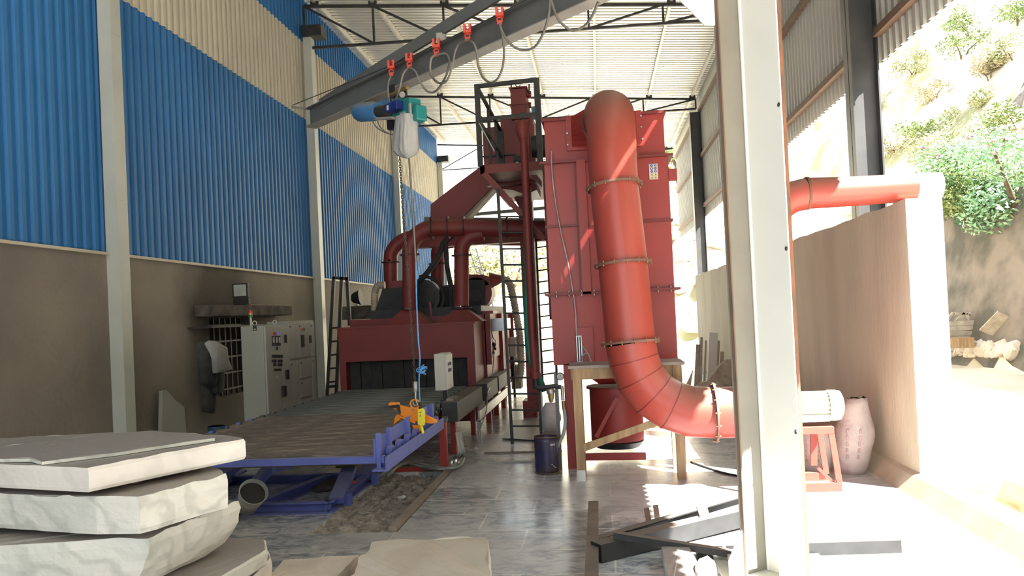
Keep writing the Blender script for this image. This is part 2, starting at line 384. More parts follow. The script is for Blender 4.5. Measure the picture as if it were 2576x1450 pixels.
# left wall
wl = thing('wall_left', None, None, (XL, 0, 0), kind='structure')
w = MB(); wy0, wy1, wz0, wz1 = 13.35, 15.0, .75, 2.2          # barred opening under the lintel
for a, b in (((Y0, 0), (wy0, 3.13)), ((wy1, 0), (Y1, 3.13)), ((wy0, 0), (wy1, wz0)), ((wy0, wz1), (wy1, 3.13))):
    w.box((XL-.2, a[0], a[1]), (XL, b[0], b[1]))
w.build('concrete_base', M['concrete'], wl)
solid(corrug_y(XL-.08, Y0, Y1, 3.16, 7.10).build('blue_lower_cladding', M['blue_sheet'], wl))
solid(corrug_y(XL-.068, Y0, Y1, 7.07, 9.00).build('cream_cladding', M['cream_sheet'], wl))
solid(corrug_y(XL-.08, Y0, Y1, 8.97, 10.14).build('blue_upper_cladding', M['blue_sheet'], wl))
MB().box((XL-.06, Y0, 3.12), (XL+.05, Y1, 3.16)).build('sill_flashing', M['cream_sheet'], wl)
wb = MB()
for k in range(7): wb.box((XL-.12, wy0+.12+k*.22, wz0), (XL-.09, wy0+.15+k*.22, wz1))
for k in range(5): wb.box((XL-.13, wy0, wz0+.1+k*.3), (XL-.08, wy1, wz0+.13+k*.3))
win = thing('window_1', None, None, (XL-.1, wy0, wz0), kind='structure')
wb.build('window_grille', M['black_steel'], win)
wr_ = MB()
for a_, b_ in (((XL-1.6, wy0-1.5, 0), (XL-1.5, wy1+3, 3)), ((XL-1.6, wy0-1.5, 2.9), (XL-.2, wy1+3, 3)), ((XL-1.6, wy0-1.5, 0), (XL-.2, wy0-1.4, 3)), ((XL-1.6, wy1+2.9, 0), (XL-.2, wy1+3, 3))): wr_.box(a_, b_)
wr_.build('window_light_block', M['concrete'], win)  # box added behind the bars to keep sky light out of the opening

# roof sheet, ribs across
def roof(ya, yb):
    pr = []; y = ya; pitch = .2
    while y < yb-1e-4:
        for fr, dd in ((0, 0), (.5, 0), (.54, 1), (.96, 1)): pr.append((y+fr*pitch, dd*.07))
        y += pitch
    n = len(pr); mb = MB(); xs_ = (-7.15, 3.95)
    vs = [(xx, p[0], roofz(xx)+.12+p[1]) for xx in xs_ for p in pr]
    mb.add(vs, [(i, i+1, n+i+1, n+i) for i in range(n-1)]); return mb
solid(roof(Y0, 35.8).build('ceiling', M['roof_sheet'])).__class__
tag(bpy.data.objects['ceiling'], kind='structure')
# right wall: corrugated sheet hung high, with a gap above the concrete
wr = thing('wall_right', None, None, (XR, 0, 0), kind='structure')
solid(corrug_y(XR+.02, Y0, Y1, 5.0, 8.62, flip=-1).build('hanging_cladding', M['grey_sheet'], wr))
es = MB(); es.box((XR-.02, Y0, 8.84), (XR+.03, Y1, 9.22)); es.box((XR-.02, Y0, 8.60), (XR+.03, 5.8, 8.84)); es.box((XR-.02, 9.5, 8.60), (XR+.03, Y1, 8.84)); es.build('eave_strip', M['grey_sheet'], wr)
rw = MB(); n = 40; top = []
for i in range(n+1):
    y = 8.85+(26.2-8.85)*i/n; top.append((3.2, y, 3.0+.035*noise.noise(Vector((y*1.7, 0, 0)))))
rw.prism([(3.2, 8.85, -.2)]+top+[(3.2, 26.2, -.2)], (.15, 0, 0))
rw.box((3.2, 8.5, -.2), (3.56, 8.85, 3.01))
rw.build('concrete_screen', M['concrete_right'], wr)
# sloping kerb along the edge of the slab
k = MB(); k.prism([(3.02, -9, 0), (3.14, -9, .15), (3.38, -9, .17), (3.42, -9, -.25), (3.02, -9, -.25)], (0, 17.5, 0))
k.prism([(3.02, 8.5, 0), (3.14, 8.5, .15), (3.2, 8.5, .18), (3.2, 8.5, -.2), (3.02, 8.5, -.2)], (0, 9, 0))
tag(k.build('trim_1', M['kerb']), kind='structure')

# girts and purlins
GL = ['brown horizontal girt low on the right cladding', 'brown horizontal girt halfway up the right cladding', 'brown horizontal girt high under the right eave']
for j, z in enumerate((5.36, 7.02, 8.55)):
    for a, b in zip([Y0]+[c+.2 for c in COLY], [c-.2 for c in COLY]):
        if b < 2 or a > 33: continue
        o = MB().beam((XR-.06, a, z), (XR-.06, b, z), .06, .09, sect=[(-.05,-.05),(.05,-.05),(.05,.05),(.03,.05),(.03,-.03),(-.03,-.03),(-.03,.05),(-.05,.05)]).build('wall_girt', M['girt'])
        where = {2.6: 'in the bay nearest the camera', 10.8: 'in the bay beyond the dark column', 18.95: 'in the far bay behind the pipes', 27.2: 'in the last bay'}.get(round(a, 2), 'nearest')
        tag(o, GL[j]+', '+where, 'girt', 'girts of the right wall')
for i, x in enumerate((-6.6, -5.13, -3.35, -1.55, .26, 2.06, 3.5)):
    o = MB().beam((x, Y0, roofz(x)+.04), (x, 35.4, roofz(x)+.04), .07, .14, upv=(.085, 0, 1)).build('roof_purlin', M['purlin'])
    tag(o, ['pale roof purlin along the left eave', 'pale roof purlin first from the left wall', 'pale roof purlin second from the left wall', 'pale roof purlin above the elevator head', 'pale roof purlin above the big red duct', 'pale roof purlin second from the right eave', 'pale roof purlin along the right eave'][i], 'purlin', 'roof purlins')

# left columns
cn = ['nearest grey column on the left wall', 'second grey column on the left wall, behind the cabinets', 'third grey column on the left wall, behind the chain', 'last grey column at the end of the left wall']
for i, y in enumerate(COLY[1:]):
    t = thing('steel_column', cn[i], 'column', (XL+.08, y, 0), 'columns of the left wall')
    zt = roofz(XL)-.9
    MB().box((XL, y-.12, 0), (XL+.20, y+.12, zt)).build('shaft', M['col_grey'], t)
    jm = MB()
    for z in (1.4, 3.9, 6.3): jm.box((XL-.001, y-.124, z), (XL+.204, y+.124, z+.012))
    jm.build('splice_joint', M['col_grey'], t)
    if i != 0:
        MB().box((XL+.0, y-.2, zt-.02), (XL+.5, y+.2, zt+.25)).build('truss_bracket', M['black_steel'], t)
# right columns
cr_ = ['dark painted column beyond the outlet duct, lower part sunlit', 'hidden dark column behind the crane column', 'dark column at the end of the concrete screen wall']
for i, y in enumerate(COLY[1:4]):
    xa = 3.37; t = thing('dark_column', cr_[i], 'column', (xa+.18, y, 0), 'columns of the right wall')
    m_ = MB().box((xa, y-.14, 0), (xa+.02, y+.16, 8.55)).box((xa+.32, y-.14, 0), (xa+.34, y+.16, 8.55)).box((xa, y-.02, 0), (xa+.34, y, 8.55))
    m_.build('shaft', M['col_dark'], t)
# roof trusses
def truss(y, zl, zr, x0, x1, label, rods=False):
    t = thing('roof_truss', label, 'truss', ((x0+x1)/2, y, 8.7), 'roof trusses')
    top = lambda x: roofz(x)-.10
    bot = lambda x: zl+(zr-zl)*(x-x0)/(x1-x0)
    MB().beam((x0, y, top(x0)), (x1, y, top(x1)), .07, .07).build('top_chord', M['black_steel'], t)
    MB().beam((x0, y, bot(x0)), (x1, y, bot(x1)), .06, .06).build('bottom_chord', M['black_steel'], t)
    n = 6; P_ = [x0+(x1-x0)*i/n for i in range(n+1)]
    for i, x in enumerate(P_):
        MB().beam((x, y, bot(x)), (x, y, top(x)), .05, .05).build('web_post', M['black_steel'], t)
        if i < n:
            q = P_[i+1]
            a, b = ((x, y, top(x)), (q, y, bot(q))) if i < n/2 else ((x, y, bot(x)), (q, y, top(q)))
            MB().beam(a, b, .05, .05).build('web_diagonal', M['black_steel'], t)
    for x in (-6.6, -5.13, -3.35, -1.55, .26, 2.06, 3.5): MB().box((x-.1, y-.04, roofz(x)-.12), (x+.1, y+.04, roofz(x)+.02)).build('purlin_cleat', M['black_steel'], t)
truss(18.75, 8.84, 8.67, XL+.02, 3.6, 'nearest black roof truss, above the jib crane')
truss(27.0, 8.78, 8.66, XL+.02, 3.6, 'second black roof truss, behind the elevator head')
t = thing('roof_truss', 'slender far truss of thin rods at the open end of the shed', 'truss', (-1.6, 35.1, 8.7), 'roof trusses')
MB().beam((XL, 35.1, roofz(XL)-.1), (3.6, 35.1, roofz(3.6)-.1), .06, .06).build('top_chord', M['black_steel'], t)
MB().beam((XL, 35.1, 8.72), (3.6, 35.1, 8.7), .04, .04).build('bottom_chord', M['black_steel'], t)
for i in range(5):
    a = XL+.1+i*2.1; MB().beam((a, 35.1, 8.72), (a+2.0, 35.1, roofz(a+2)-.1), .035, .035).build('web_diagonal', M['black_steel'], t)
# window-like lattice on the left end wall column
t = thing('lattice_mast', 'thin lattice ladder rising outside the far left end', 'mast', (-6.2, 37, 0))
mm = MB()
a0, a1 = P(1098, 372, Y=37), P(1250, 560, Y=39); b0, b1 = a0+V(.35, 0, 0), a1+V(.35, 0, 0)
t2 = P(1340, 930, Y=40)
mm.beam(a0, P(1148, 470, Y=37.5), .05, .05)
mm.build('upper_rail', M['galv'], t)
mm = MB(); s0, s1 = P(1180, 625, Y=36.5), P(1245, 830, Y=36.5); s2, s3 = P(1197, 625, Y=36.5), P(1258, 830, Y=36.5)
mm.beam(s0, s1, .05, .05).beam(s2, s3, .05, .05)
for i in range(14): mm.beam(s0.lerp(s1, i/14), s2.lerp(s3, (i+.6)/14), .03, .03)
mm.build('lower_lattice', M['galv'], t)

# ================================================================== BLAST MACHINE
def flange(t, c, axis, r, name='flange', m='flange_dark', bolts=0, w=.025, e=.05):
    o = ring(MB(), c, axis, r, w, e).build(name, M[m], t)
    return o
t = mach = thing('blasting_machine', 'dark red blasting machine with a wide black inlet at the end of the rollers', 'machine', (-3.5, 15, 0))
x0, x1, xo0, xo1 = -4.82, -2.27, -4.70, -2.42
v = MB().box((x0, 14.2, 1.27), (x1, 15.3, 1.91)).box((x0, 14.2, .1), (xo0, 15.3, 1.27)).box((xo1, 14.2, .1), (x1, 15.3, 1.27)).box((xo0, 14.25, .1), (xo1, 15.3, .60))
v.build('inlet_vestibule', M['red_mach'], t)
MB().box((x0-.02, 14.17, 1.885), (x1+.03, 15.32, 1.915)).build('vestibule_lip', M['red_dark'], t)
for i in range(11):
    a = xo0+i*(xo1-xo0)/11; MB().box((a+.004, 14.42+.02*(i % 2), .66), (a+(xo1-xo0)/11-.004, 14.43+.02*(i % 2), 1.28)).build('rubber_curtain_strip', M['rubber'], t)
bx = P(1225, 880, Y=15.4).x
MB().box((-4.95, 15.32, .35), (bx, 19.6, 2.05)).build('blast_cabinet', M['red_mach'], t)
MB().box((-4.55, 15.4, 2.05), (bx-.08, 19.2, 2.22)).build('cabinet_roof', M['dusty_black'], t)
for a_, b_, z_ in ((15.32, 15.40, 1.05), (17.2, 17.28, .4), (19.5, 19.6, .4)): MB().box((bx-.02, a_, z_), (bx+.10, b_, 2.05)).build('side_rib', M['red_dark'], t)
MB().box((bx, 15.9, 1.15), (bx+.045, 17.0, 1.85)).build('inspection_door', M['red_mach'], t)
MB().box((bx, 17.4, .95), (bx+.045, 19.0, 1.85)).build('inspection_door', M['red_mach'], t)
for (y, x) in ((15.9, bx), (18.2, bx)):
    MB().box((x, y, 0), (x+.0-.12, y+.12, .4)).build('leg', M['red_mach'], t)
a = P(1232, 803, Y=15.9); b = P(1274, 832, Y=15.9)
MB().box((a.x, 15.8, b.z), (b.x, 16.7, a.z)).build('control_tray', M['galv'], t)
MB().box((bx-.3, 15.5, 2.05), (P(1240, 780, Y=15.5).x, 16.2, P(1240, 782, Y=15.5).z)).build('top_step', M['red_dark'], t)

MB().box((xo0, 14.6, .62), (xo1, 14.62, 1.27)).build('inlet_backing', M['black'], t)  # black sheet added to darken the gaps between the curtain strips
# wheel housings and motors standing on the cabinet roof
def poly(pp, Y): return [P(x, y, Y=Y) for x, y in pp]
t = thing('blast_wheel_motor', 'black slanted belt guard at the left end of the machine top', 'motor', (-4.1, 16, 2.2))
MB().prism(poly([(940, 795), (962, 727), (1018, 722), (1018, 797)], 16.0), (0, .5, 0)).build('belt_guard', M['black'], t)
MB().prism(poly([(985, 727), (985, 708), (1020, 705), (1020, 722)], 16.1), (0, .3, 0)).build('inlet_box', M['red_dark'], t)
t = thing('blast_wheel_motor', 'round black wheel housing between the two front dust pipes', 'motor', (-3.2, 15.7, 2.2))
c = P(1062, 748, Y=15.6); MB().cyl(c, c+V(0, .45, 0), .36, seg=28).build('wheel_housing', M['dusty_black'], t)
MB().cyl(c+V(0, -.03, 0), c+V(0, .02, 0), .28, seg=28).build('wheel_cover', M['black'], t)
hh = MB(); hh.tube([c+V(math.cos(k/10)*.42, .1, math.sin(k/10)*.42) for k in range(-8, 18)], .035, 8); hh.build('rim_hose', M['rubber'], t)
t = thing('blast_wheel_motor', 'large black motor box behind the right front dust pipe', 'motor', (-2.8, 16, 2.2))
MB().prism(poly([(1078, 790), (1076, 722), (1146, 716), (1146, 786)], 16.1), (0, .6, 0)).build('motor_box', M['black'], t)
for k in range(6): MB().box((P(1085+k*10, 740, Y=16.05).x, 16.06, 2.25), (P(1088+k*10, 740, Y=16.05).x, 16.1, 2.6)).build('cooling_rib', M['rubber'], t)
t = thing('blast_wheel_motor', 'red and black wheel housing at the right end of the machine top', 'motor', (-2.1, 16, 2.2))
c = P(1198, 738, Y=16.2); MB().cyl(c, c+V(0, .55, 0), .33, seg=28).build('wheel_housing', M['red_dark'], t)
MB().prism(poly([(1160, 776), (1160, 704), (1219, 704), (1219, 776)], 16.1), (0, .5, 0)).build('guard_plate', M['black'], t)
r_ = ring(MB(), P(1197, 744, Y=16.05), (0, 1, 0), .10, .02, .03).build('hub', M['dusty_black'], t)
MB().prism(poly([(1160, 703), (1163, 690), (1212, 691), (1234, 697), (1234, 717), (1160, 722)], 16.2), (0, .3, 0)).build('air_box', M['red_dark'], t)
a, b = P(1234, 706, Y=16.35), P(1263, 702, Y=16.35)
MB().cyl(a, b, .17, .07).build('cone_outlet', M['red_dark'], t)
t = thing('electric_motor', 'small black motor on top of the machine between the dust pipes', 'motor', (-3, 15.5, 2.2))
MB().prism(poly([(1030, 800), (1036, 770), (1062, 768), (1066, 798)], 15.45), (0, .3, 0)).build('motor_body', M['dusty_black'], t)
MB().beam(P(1082, 760, Y=15.4), P(1086, 795, Y=15.4), .04, .04).build('bracket', M['red_dark'], t)

# corrugated hoses
def chose(name, pts, r, m, label, pitch=.035):
    s = spline(pts, 10); L = sum((s[i+1]-s[i]).length for i in range(len(s)-1)); n = max(20, int(L/pitch*3))
    acc = [0]; 
    for i in range(len(s)-1): acc.append(acc[-1]+(s[i+1]-s[i]).length)
    out = []; j = 0
    for k in range(n+1):
        q = L*k/n
        while j < len(s)-2 and acc[j+1] < q: j += 1
        out.append(s[j].lerp(s[j+1], min(1, max(0, (q-acc[j])/max(1e-6, acc[j+1]-acc[j])))))
    k = [0]
    return tag(MB().tube(out, r, 12, lambda tt: r*(1+.13*math.cos(tt*L/pitch*2*math.pi))).build(name, m), label, 'hose')
chose('corrugated_hose', [P(x, y, Y=16.35) for x, y in ((1263, 702), (1281, 712), (1291, 750), (1300, 800), (1308, 850), (1311, 920), (1305, 960))], .075, M['hose_beige'], 'beige corrugated hose hanging behind the ladder', .06)
chose('corrugated_hose', [P(x, y, Y=16.2) for x, y in ((968, 718), (950, 720), (943, 740), (942, 770), (940, 800))], .075, M['hose_beige'], 'beige corrugated hose at the left end of the machine top', .06)

# dust extraction manifold
t = thing('dust_manifold', 'red extraction manifold with four downpipes above the machine', 'pipework', (-2.5, 14.8, 1.9))
YM = 14.8
def zz(x, y, Y=YM): return P(x, y, Y=Y)
h = spline([zz(1031, 660), zz(1031, 632), zz(1036, 610), zz(1051, 590), zz(1074, 577), zz(1100, 573), zz(1125, 573)], 6)
MB().tube(h, .150, 20, lambda k: .142+.026*k).build('front_left_elbow', M['red_mach'], t)
MB().tube([zz(1031, 775), zz(1031, 655)], .142, 20).build('front_left_downpipe', M['red_mach'], t)
MB().tube([zz(1112, 573), zz(1160, 573), zz(1290, 576), zz(1400, 579)], .172, 20).build('main_pipe', M['red_mach'], t)
MB().tube([zz(1161, 770), zz(1161, 640)], .142, 20).build('front_right_downpipe', M['red_mach'], t)
MB().tube(spline([zz(1161, 645), zz(1161, 628), zz(1168, 610), zz(1185, 596), zz(1215, 588)], 5), .145, 20).build('front_right_elbow', M['red_mach'], t)
YB = 17.2
MB().tube([zz(983, 735, YB), zz(983, 655, YB)], .155, 18).build('rear_left_downpipe', M['red_dark'], t)
MB().tube(spline([zz(983, 660, YB), zz(984, 640, YB), zz(993, 622, YB), zz(1010, 607, YB), zz(1035, 597, YB), zz(1070, 594, YB)], 5), .155, 18).build('rear_left_elbow', M['red_dark'], t)
MB().tube([zz(1101, 735, YB), zz(1101, 640, YB)], .150, 18).build('rear_right_downpipe', M['red_dark'], t)
MB().tube(spline([zz(1101, 645, YB), zz(1103, 628, YB), zz(1120, 612, YB), zz(1145, 606, YB)], 5), .15, 18).build('rear_right_elbow', M['red_dark'], t)
MB().tube([zz(1060, 596, YB), zz(1330, 600, YB)], .17, 18).build('rear_pipe', M['red_dark'], t)
for c, ax, r in ((zz(1031, 641), (0, 0, 1), .142), (zz(1161, 643), (0, 0, 1), .142), (zz(1031, 778), (0, 0, 1), .142), (zz(1161, 775), (0, 0, 1), .142),
                 (zz(983, 660, YB), (0, 0, 1), .155), (zz(1101, 664, YB), (0, 0, 1), .15), (zz(1087, 574), (1, 0, 0), .172), (zz(1128, 573), (1, 0, 0), .172), (zz(1168, 573), (1, 0, 0), .172), (zz(1277, 576), (1, 0, 0), .172)):
    flange(t, c, ax, r)
for x in (1031, 1161):
    a = zz(x, 780); zb = 1.915; k = .42; q = MB()
    tp = [a+V(math.cos(R(45+90*i))*.19, math.sin(R(45+90*i))*.19, 0) for i in range(4)]
    bt = [V(a.x+sx*.44, a.y+sy*.30, zb) for sx, sy in ((1, 1), (-1, 1), (-1, -1), (1, -1))]
    q.add(tp+bt, [(0, 1, 2, 3), (7, 6, 5, 4)]+[(i, i+4, (i+1) % 4+4, (i+1) % 4) for i in range(4)]); q.build('hood', M['red_mach'], t)
tag(MB().box((zz(1040, 618, 15.8).x, 15.7, zz(1100, 622, 15.8).z), (zz(1400, 618, 15.8).x, 15.95, zz(1100, 600, 15.8).z)).build('support_beam', M['red_dark']), 'dark red beam crossing under the extraction manifold', 'beam')

# black flexible hoses
tag(MB().tube(spline([zz(1140, 590, 15.6), zz(1118, 610, 15.6), zz(1103, 645, 15.6), zz(1080, 680, 15.6), zz(1052, 712, 15.6)], 8), .055, 10).build('black_hose', M['rubber']), 'thick black hose sloping down to the left behind the front pipe', 'hose')
tag(MB().tube(spline([zz(1110, 610, 15.6), zz(1121, 620, 15.6), zz(1125, 670, 15.6), zz(1134, 718, 15.6)], 8), .05, 10).build('black_hose', M['rubber']), 'thick black hose dropping nearly straight to the motor box', 'hose')

# separator chute
t = thing('separator_chute', 'slanted dark red chute from the separator down to the machine', 'chute', (-2, 15.9, 3))
pp = [(1210, 418), (1140, 470), (1083, 515), (1083, 560), (1150, 560), (1163, 546), (1238, 470), (1245, 440)]
MB().prism(poly(pp, 15.75), (0, .55, 0)).build('chute_body', M['red_mach'], t)
MB().prism(poly([(1157, 545), (1163, 552), (1178, 546), (1246, 472), (1236, 463)], 15.85), (0, .45, 0)).build('chute_underside', M['wood_grey'], t)
t = thing('grey_crossbeam', 'grey steel gantry beam seen far behind the manifold', 'beam', (-1, 22, 3))
MB().beam(P(1068, 553, Y=22), P(1370, 556, Y=22), .15, .14).build('beam', M['beam_grey'], t)
MB().beam(P(1180, 541, Y=22), P(1370, 524, Y=22), .1, .09).build('upper_beam', M['beam_grey'], t)

# separator and elevator
t = thing('shot_separator', 'stepped dark red separator box on the platform behind the railing', 'machine', (-1.6, 15.5, 4))
a, b = P(1213, 322, Y=15.4), P(1348, 414, Y=15.4)
MB().box((a.x, 15.4, b.z), (b.x, 16.4, a.z)).build('separator_box', M['red_dark'], t)
a2 = P(1258, 296, Y=15.4); MB().box((a2.x, 15.42, a.z), (b.x-.02, 16.3, a2.z)).build('raised_section', M['red_dark'], t)
MB().box((a.x-.02, 15.37, P(1213, 397, Y=15.4).z), (P(1300, 397, Y=15.4).x, 15.4, P(1213, 393, Y=15.4).z)).build('seam_bar', M['black'], t)
c = P(1345, 370, Y=15.1); MB().cyl(c+V(-.05, 0, 0), c+V(.25, 0, 0), .22, seg=20).build('drive_housing', M['black'], t)
c = P(1300, 400, Y=15.1); MB().cyl(c+V(-.05, 0, -.03), c+V(.2, 0, -.03), .1, seg=16).build('drive_motor', M['dusty_black'], t)
c = P(1298, 410, Y=15.0); MB().cyl(c, c+V(.05, 0, 0), .02).build('bolt', M['white'], t)
t = thing('bucket_elevator', 'tall red bucket elevator with a boxed head rising above the platform', 'elevator', (-1.3, 15.6, 0))
YE = 15.3
l = P(1302, 480, Y=YE).x; r = P(1337, 480, Y=YE).x
MB().box((l, YE, .1), (r, YE+.32, P(1318, 300, Y=YE).z)).build('casing', M['red_mach'], t)
h0, h1 = P(1287, 300, Y=YE), P(1321, 222, Y=YE)
MB().prism([(h0.x, YE, h0.z), (h0.x, YE, h1.z), (h1.x, YE, h1.z), (h1.x+.02, YE, h0.z)], (0, .75, 0)).build('head_casing', M['red_mach'], t)
for y in (220, 262, 292): MB().box((h0.x-.03, YE-.03, P(1300, y+2, Y=YE).z), (h1.x+.04, YE+.8, P(1300, y-1, Y=YE).z)).build('head_flange', M['red_dark'], t)
MB().cyl(P(1326, 238, Y=YE+.3), P(1336, 238, Y=YE+.3), .07).build('bearing', M['red_dark'], t)
MB().cyl(P(1326, 265, Y=YE+.3), P(1336, 265, Y=YE+.3), .06).build('bearing', M['red_dark'], t)
MB().cyl(P(1338, 285, Y=YE+.3), P(1362, 283, Y=YE+.3), .13).build('head_motor', M['motor_blue'], t)
MB().box((P(1312, 318, Y=YE).x, YE-.02, P(1312, 308, Y=YE).z), (P(1322, 318, Y=YE).x, YE+.1, P(1312, 284, Y=YE).z)).build('belt_guard', M['black'], t)
lo = MB(); cc = P(1303, 213, Y=YE+.2); lo.tube([cc+V(.045*math.cos(k/2), 0, .045*math.sin(k/2)) for k in range(13)], .010, 6); lo.build('lifting_eye', M['black_steel'], t)
for x in (1286, 1331): MB().cyl(P(x, 235, Y=YE+.2), P(x, 212, Y=YE+.2), .015, seg=6).build('take_up_rod', M['black_steel'], t)
MB().prism(poly([(1290, 492), (1302, 485), (1302, 515)], YE), (0, .3, 0)).build('gusset', M['red_dark'], t)
z0, z1 = P(1330, 1056, Y=YE).z, P(1330, 1008, Y=YE).z
MB().box((P(1317, 1030, Y=YE).x, YE-.1, max(.0, z0)), (P(1353, 1030, Y=YE).x, YE+.5, z1)).build('boot', M['red_mach'], t)
bt = MB(); xa, xb = P(1321, 1030, Y=YE).x, P(1348, 1030, Y=YE).x; zc, zd = max(.05, P(1330, 1048, Y=YE).z), P(1330, 1028, Y=YE).z
MB().box((xa, YE-.13, zc), (xb, YE-.1, zc+.03)).box((xa, YE-.13, zd), (xb, YE-.1, zd+.03)).box((xa, YE-.13, zc), (xa+.03, YE-.1, zd)).box((xb-.03, YE-.13, zc), (xb, YE-.1, zd)).build('boot_door', M['red_dark'], t)

# platform with railing
YP = 12.3
t = thing('maintenance_platform', 'red maintenance platform with diagonal braces and black railing', 'platform', (-1, 13, 3.8))
pl, pr = P(1208, 425, Y=YP), P(1366, 412, Y=YP); zt = (pl.z+pr.z)/2+.05
MB().box((pl.x, YP, zt-.13), (pr.x+.12, YP+.07, zt)).build('front_channel', M['red_mach'], t)
MB().box((pl.x, YP, zt-.13), (pl.x+.07, 16.4, zt)).build('left_channel', M['red_mach'], t)
MB().box((pr.x+.05, YP, zt-.13), (pr.x+.12, 16.4, zt)).build('right_channel', M['red_mach'], t)
MB().box((pl.x+.05, YP+.05, zt-.03), (pr.x+.1, 16.3, zt-.01)).build('deck_plate', M['red_dark'], t)
MB().box((pr.x-.02, YP+.1, 1.9), (pr.x+.09, YP+.22, zt-.1)).build('support_post', M['red_dark'], t)
MB().prism(poly([(1226, 436), (1350, 430), (1350, 478), (1322, 490), (1290, 478), (1262, 476)], 14.2), (0, 1.0, 0)).build('under_hopper', M['red_dark'], t)
MB().beam(P(1218, 436, Y=YP+.02), P(1368, 602, Y=YP+.02), .09, .09).build('diagonal_brace', M['red_mach'], t)
MB().prism(poly([(1350, 440), (1362, 455), (1362, 470), (1335, 440)], YP+.3), (0, .1, 0)).build('knee_plate', M['red_dark'], t)
MB().box((P(1225, 440, Y=14).x, 13.9, P(1225, 470, Y=14).z), (P(1350, 440, Y=14).x, 14.1, P(1350, 450, Y=14).z)).build('cross_member', M['red_dark'], t)
rtop = P(1197, 213, Y=YP).z; rr = P(1352, 203, Y=YP)
xl_, xr_ = P(1204, 320, Y=YP).x, P(1354, 300, Y=YP).x
MB().box((xl_-.04, YP-.02, zt-.02), (xl_+.04, YP+.05, rtop)).build('rail_post', M['black_steel'], t)
MB().box((xr_-.045, YP-.02, zt-.02), (xr_+.045, YP+.05, rtop+.03)).build('rail_post', M['black_steel'], t)
MB().beam((xl_, YP, rtop-.03), (xr_, YP, rtop), .06, .06).build('top_rail', M['black_steel'], t)
zm = P(1204, 298, Y=YP).z
MB().beam((xl_, YP, zm-.02), (xr_, YP, zm), .055, .055).build('middle_rail', M['black_steel'], t)
for yy, w_ in ((13.6, .05), (14.6, .05), (15.35, .10)):
    MB().box((xl_-w_/2, yy-.03, zt), (xl_+w_/2, yy+.03, rtop-.02)).build('rail_post', M['black_steel'], t)
MB().beam((xl_, YP, rtop-.03), (xl_, 15.4, rtop-.03), .05, .05).build('top_rail', M['black_steel'], t)
MB().beam((xl_, YP, zm-.02), (xl_, 15.4, zm-.02), .05, .05).build('middle_rail', M['black_steel'], t)
MB().cyl(P(1205, 310, Y=YP-.05), P(1244, 382, Y=YP-.05), .014, seg=6).build('slack_rod', M['galv'], t)
# black access ladder
def ladder(label, pl0, pl1, pr0, pr1, n, Y, m='black_steel', rail=.045, t0=.03, t1=.97):
    a0, a1 = P(*pl0, Y=Y), P(*pl1, Y=Y); b0, b1 = P(*pr0, Y=Y), P(*pr1, Y=Y)
    t = thing('ladder', label, 'ladder', (a1+b1)/2)
    MB().beam(a0, a1, rail, rail*1.2).build('side_rail', M[m], t); MB().beam(b0, b1, rail, rail*1.2).build('side_rail', M[m], t)
    for i in range(n):
        k = t0+(t1-t0)*i/(n-1); MB().cyl(a0.lerp(a1, k), b0.lerp(b1, k), .014, seg=8).build('rung', M[m], t)
    return t
ladder('black vertical ladder reaching the floor in front of the elevator', (1252, 475), (1289, 1118), (1332, 475), (1363, 1118), 14, 12.05, t0=.11, t1=.93)
ladder('second black ladder close against the left side of the dust collector', (1346, 560), (1366, 985), (1383, 555), (1402, 980), 13, 15.8, t0=.15)
# slender red stand pipe and its flow cone
t = thing('stand_pipe', 'slender red riser pipe with a flared top in front of the ladder', 'pipe', P(1350, 960, Y=11.4))
MB().tube([P(x, y, Y=11.4) for x, y in ((1316, 340), (1322, 450), (1330, 650), (1340, 850), (1347, 950))], .055, 14).build('riser', M['red_mach'], t)
MB().tube([P(x, y, Y=11.4) for x, y in ((1313, 304), (1314, 320), (1315, 335), (1317, 352))], .1, 16, lambda k: .06+.05*math.sin(min(1, k*1.1)*math.pi)).build('flared_top', M['red_mach'], t)
MB().cyl(P(1346, 935, Y=11.4), P(1347, 953, Y=11.4), .075).build('collar', M['red_mach'], t)
MB().tube([P(x, y, Y=11.4) for x, y in ((1347, 952), (1348, 975), (1360, 977), (1385, 976))], .045, 12).build('elbow', M['dusty_black'], t)
tag(MB().tube(spline([P(x, y, Y=11.9) for x, y in ((1322, 520), (1325, 640), (1325, 760), (1327, 850), (1336, 910), (1352, 940), (1370, 985))], 6), .045, 12).build('green_hose', M['hose_green']), 'green hose hanging behind the red riser pipe', 'hose')

# ------------------------------------------------------------------ dust collector
YD = 10.1; XA, XB = -.60, .97; YDB = 15.2
t = coll = thing('dust_collector', 'tall red box dust collector with bolted seams and a round hopper', 'machine', (.18, 12, 0))
def zc_(y): return P(1500, y, Y=YD).z
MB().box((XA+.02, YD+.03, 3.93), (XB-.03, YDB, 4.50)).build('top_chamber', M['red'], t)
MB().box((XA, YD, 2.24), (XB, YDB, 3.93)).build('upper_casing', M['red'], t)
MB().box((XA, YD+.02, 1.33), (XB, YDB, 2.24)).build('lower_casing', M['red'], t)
MB().box((XA-.01, YD-.01, 4.47), (XB, YDB, 4.51)).build('roof_plate', M['red_dark'], t)
for z, e in ((3.93, .06), (3.11, .025), (2.24, .07)):
    MB().box((XA-e, YD-e, z-.015), (XB+e, YDB+e, z+.015)).build('seam_flange', M['red_dark'], t)
for k in range(10):
    MB().cyl((XA+.08+k*.16, YD-.05, 2.20), (XA+.08+k*.16, YD-.05, 2.275), .012, seg=6).build('seam_bolt', M['galv'], t)
a, b = P(1450, 405, Y=YD), P(1476, 740, Y=YD)
MB().box((a.x, YD-.07, b.z), (a.x+.11, YD, a.z)).build('stiffener_channel', M['red'], t)
MB().box((a.x-.035, YD-.02, b.z), (a.x-.02, YD, a.z)).build('stiffener_edge', M['red_dark'], t)
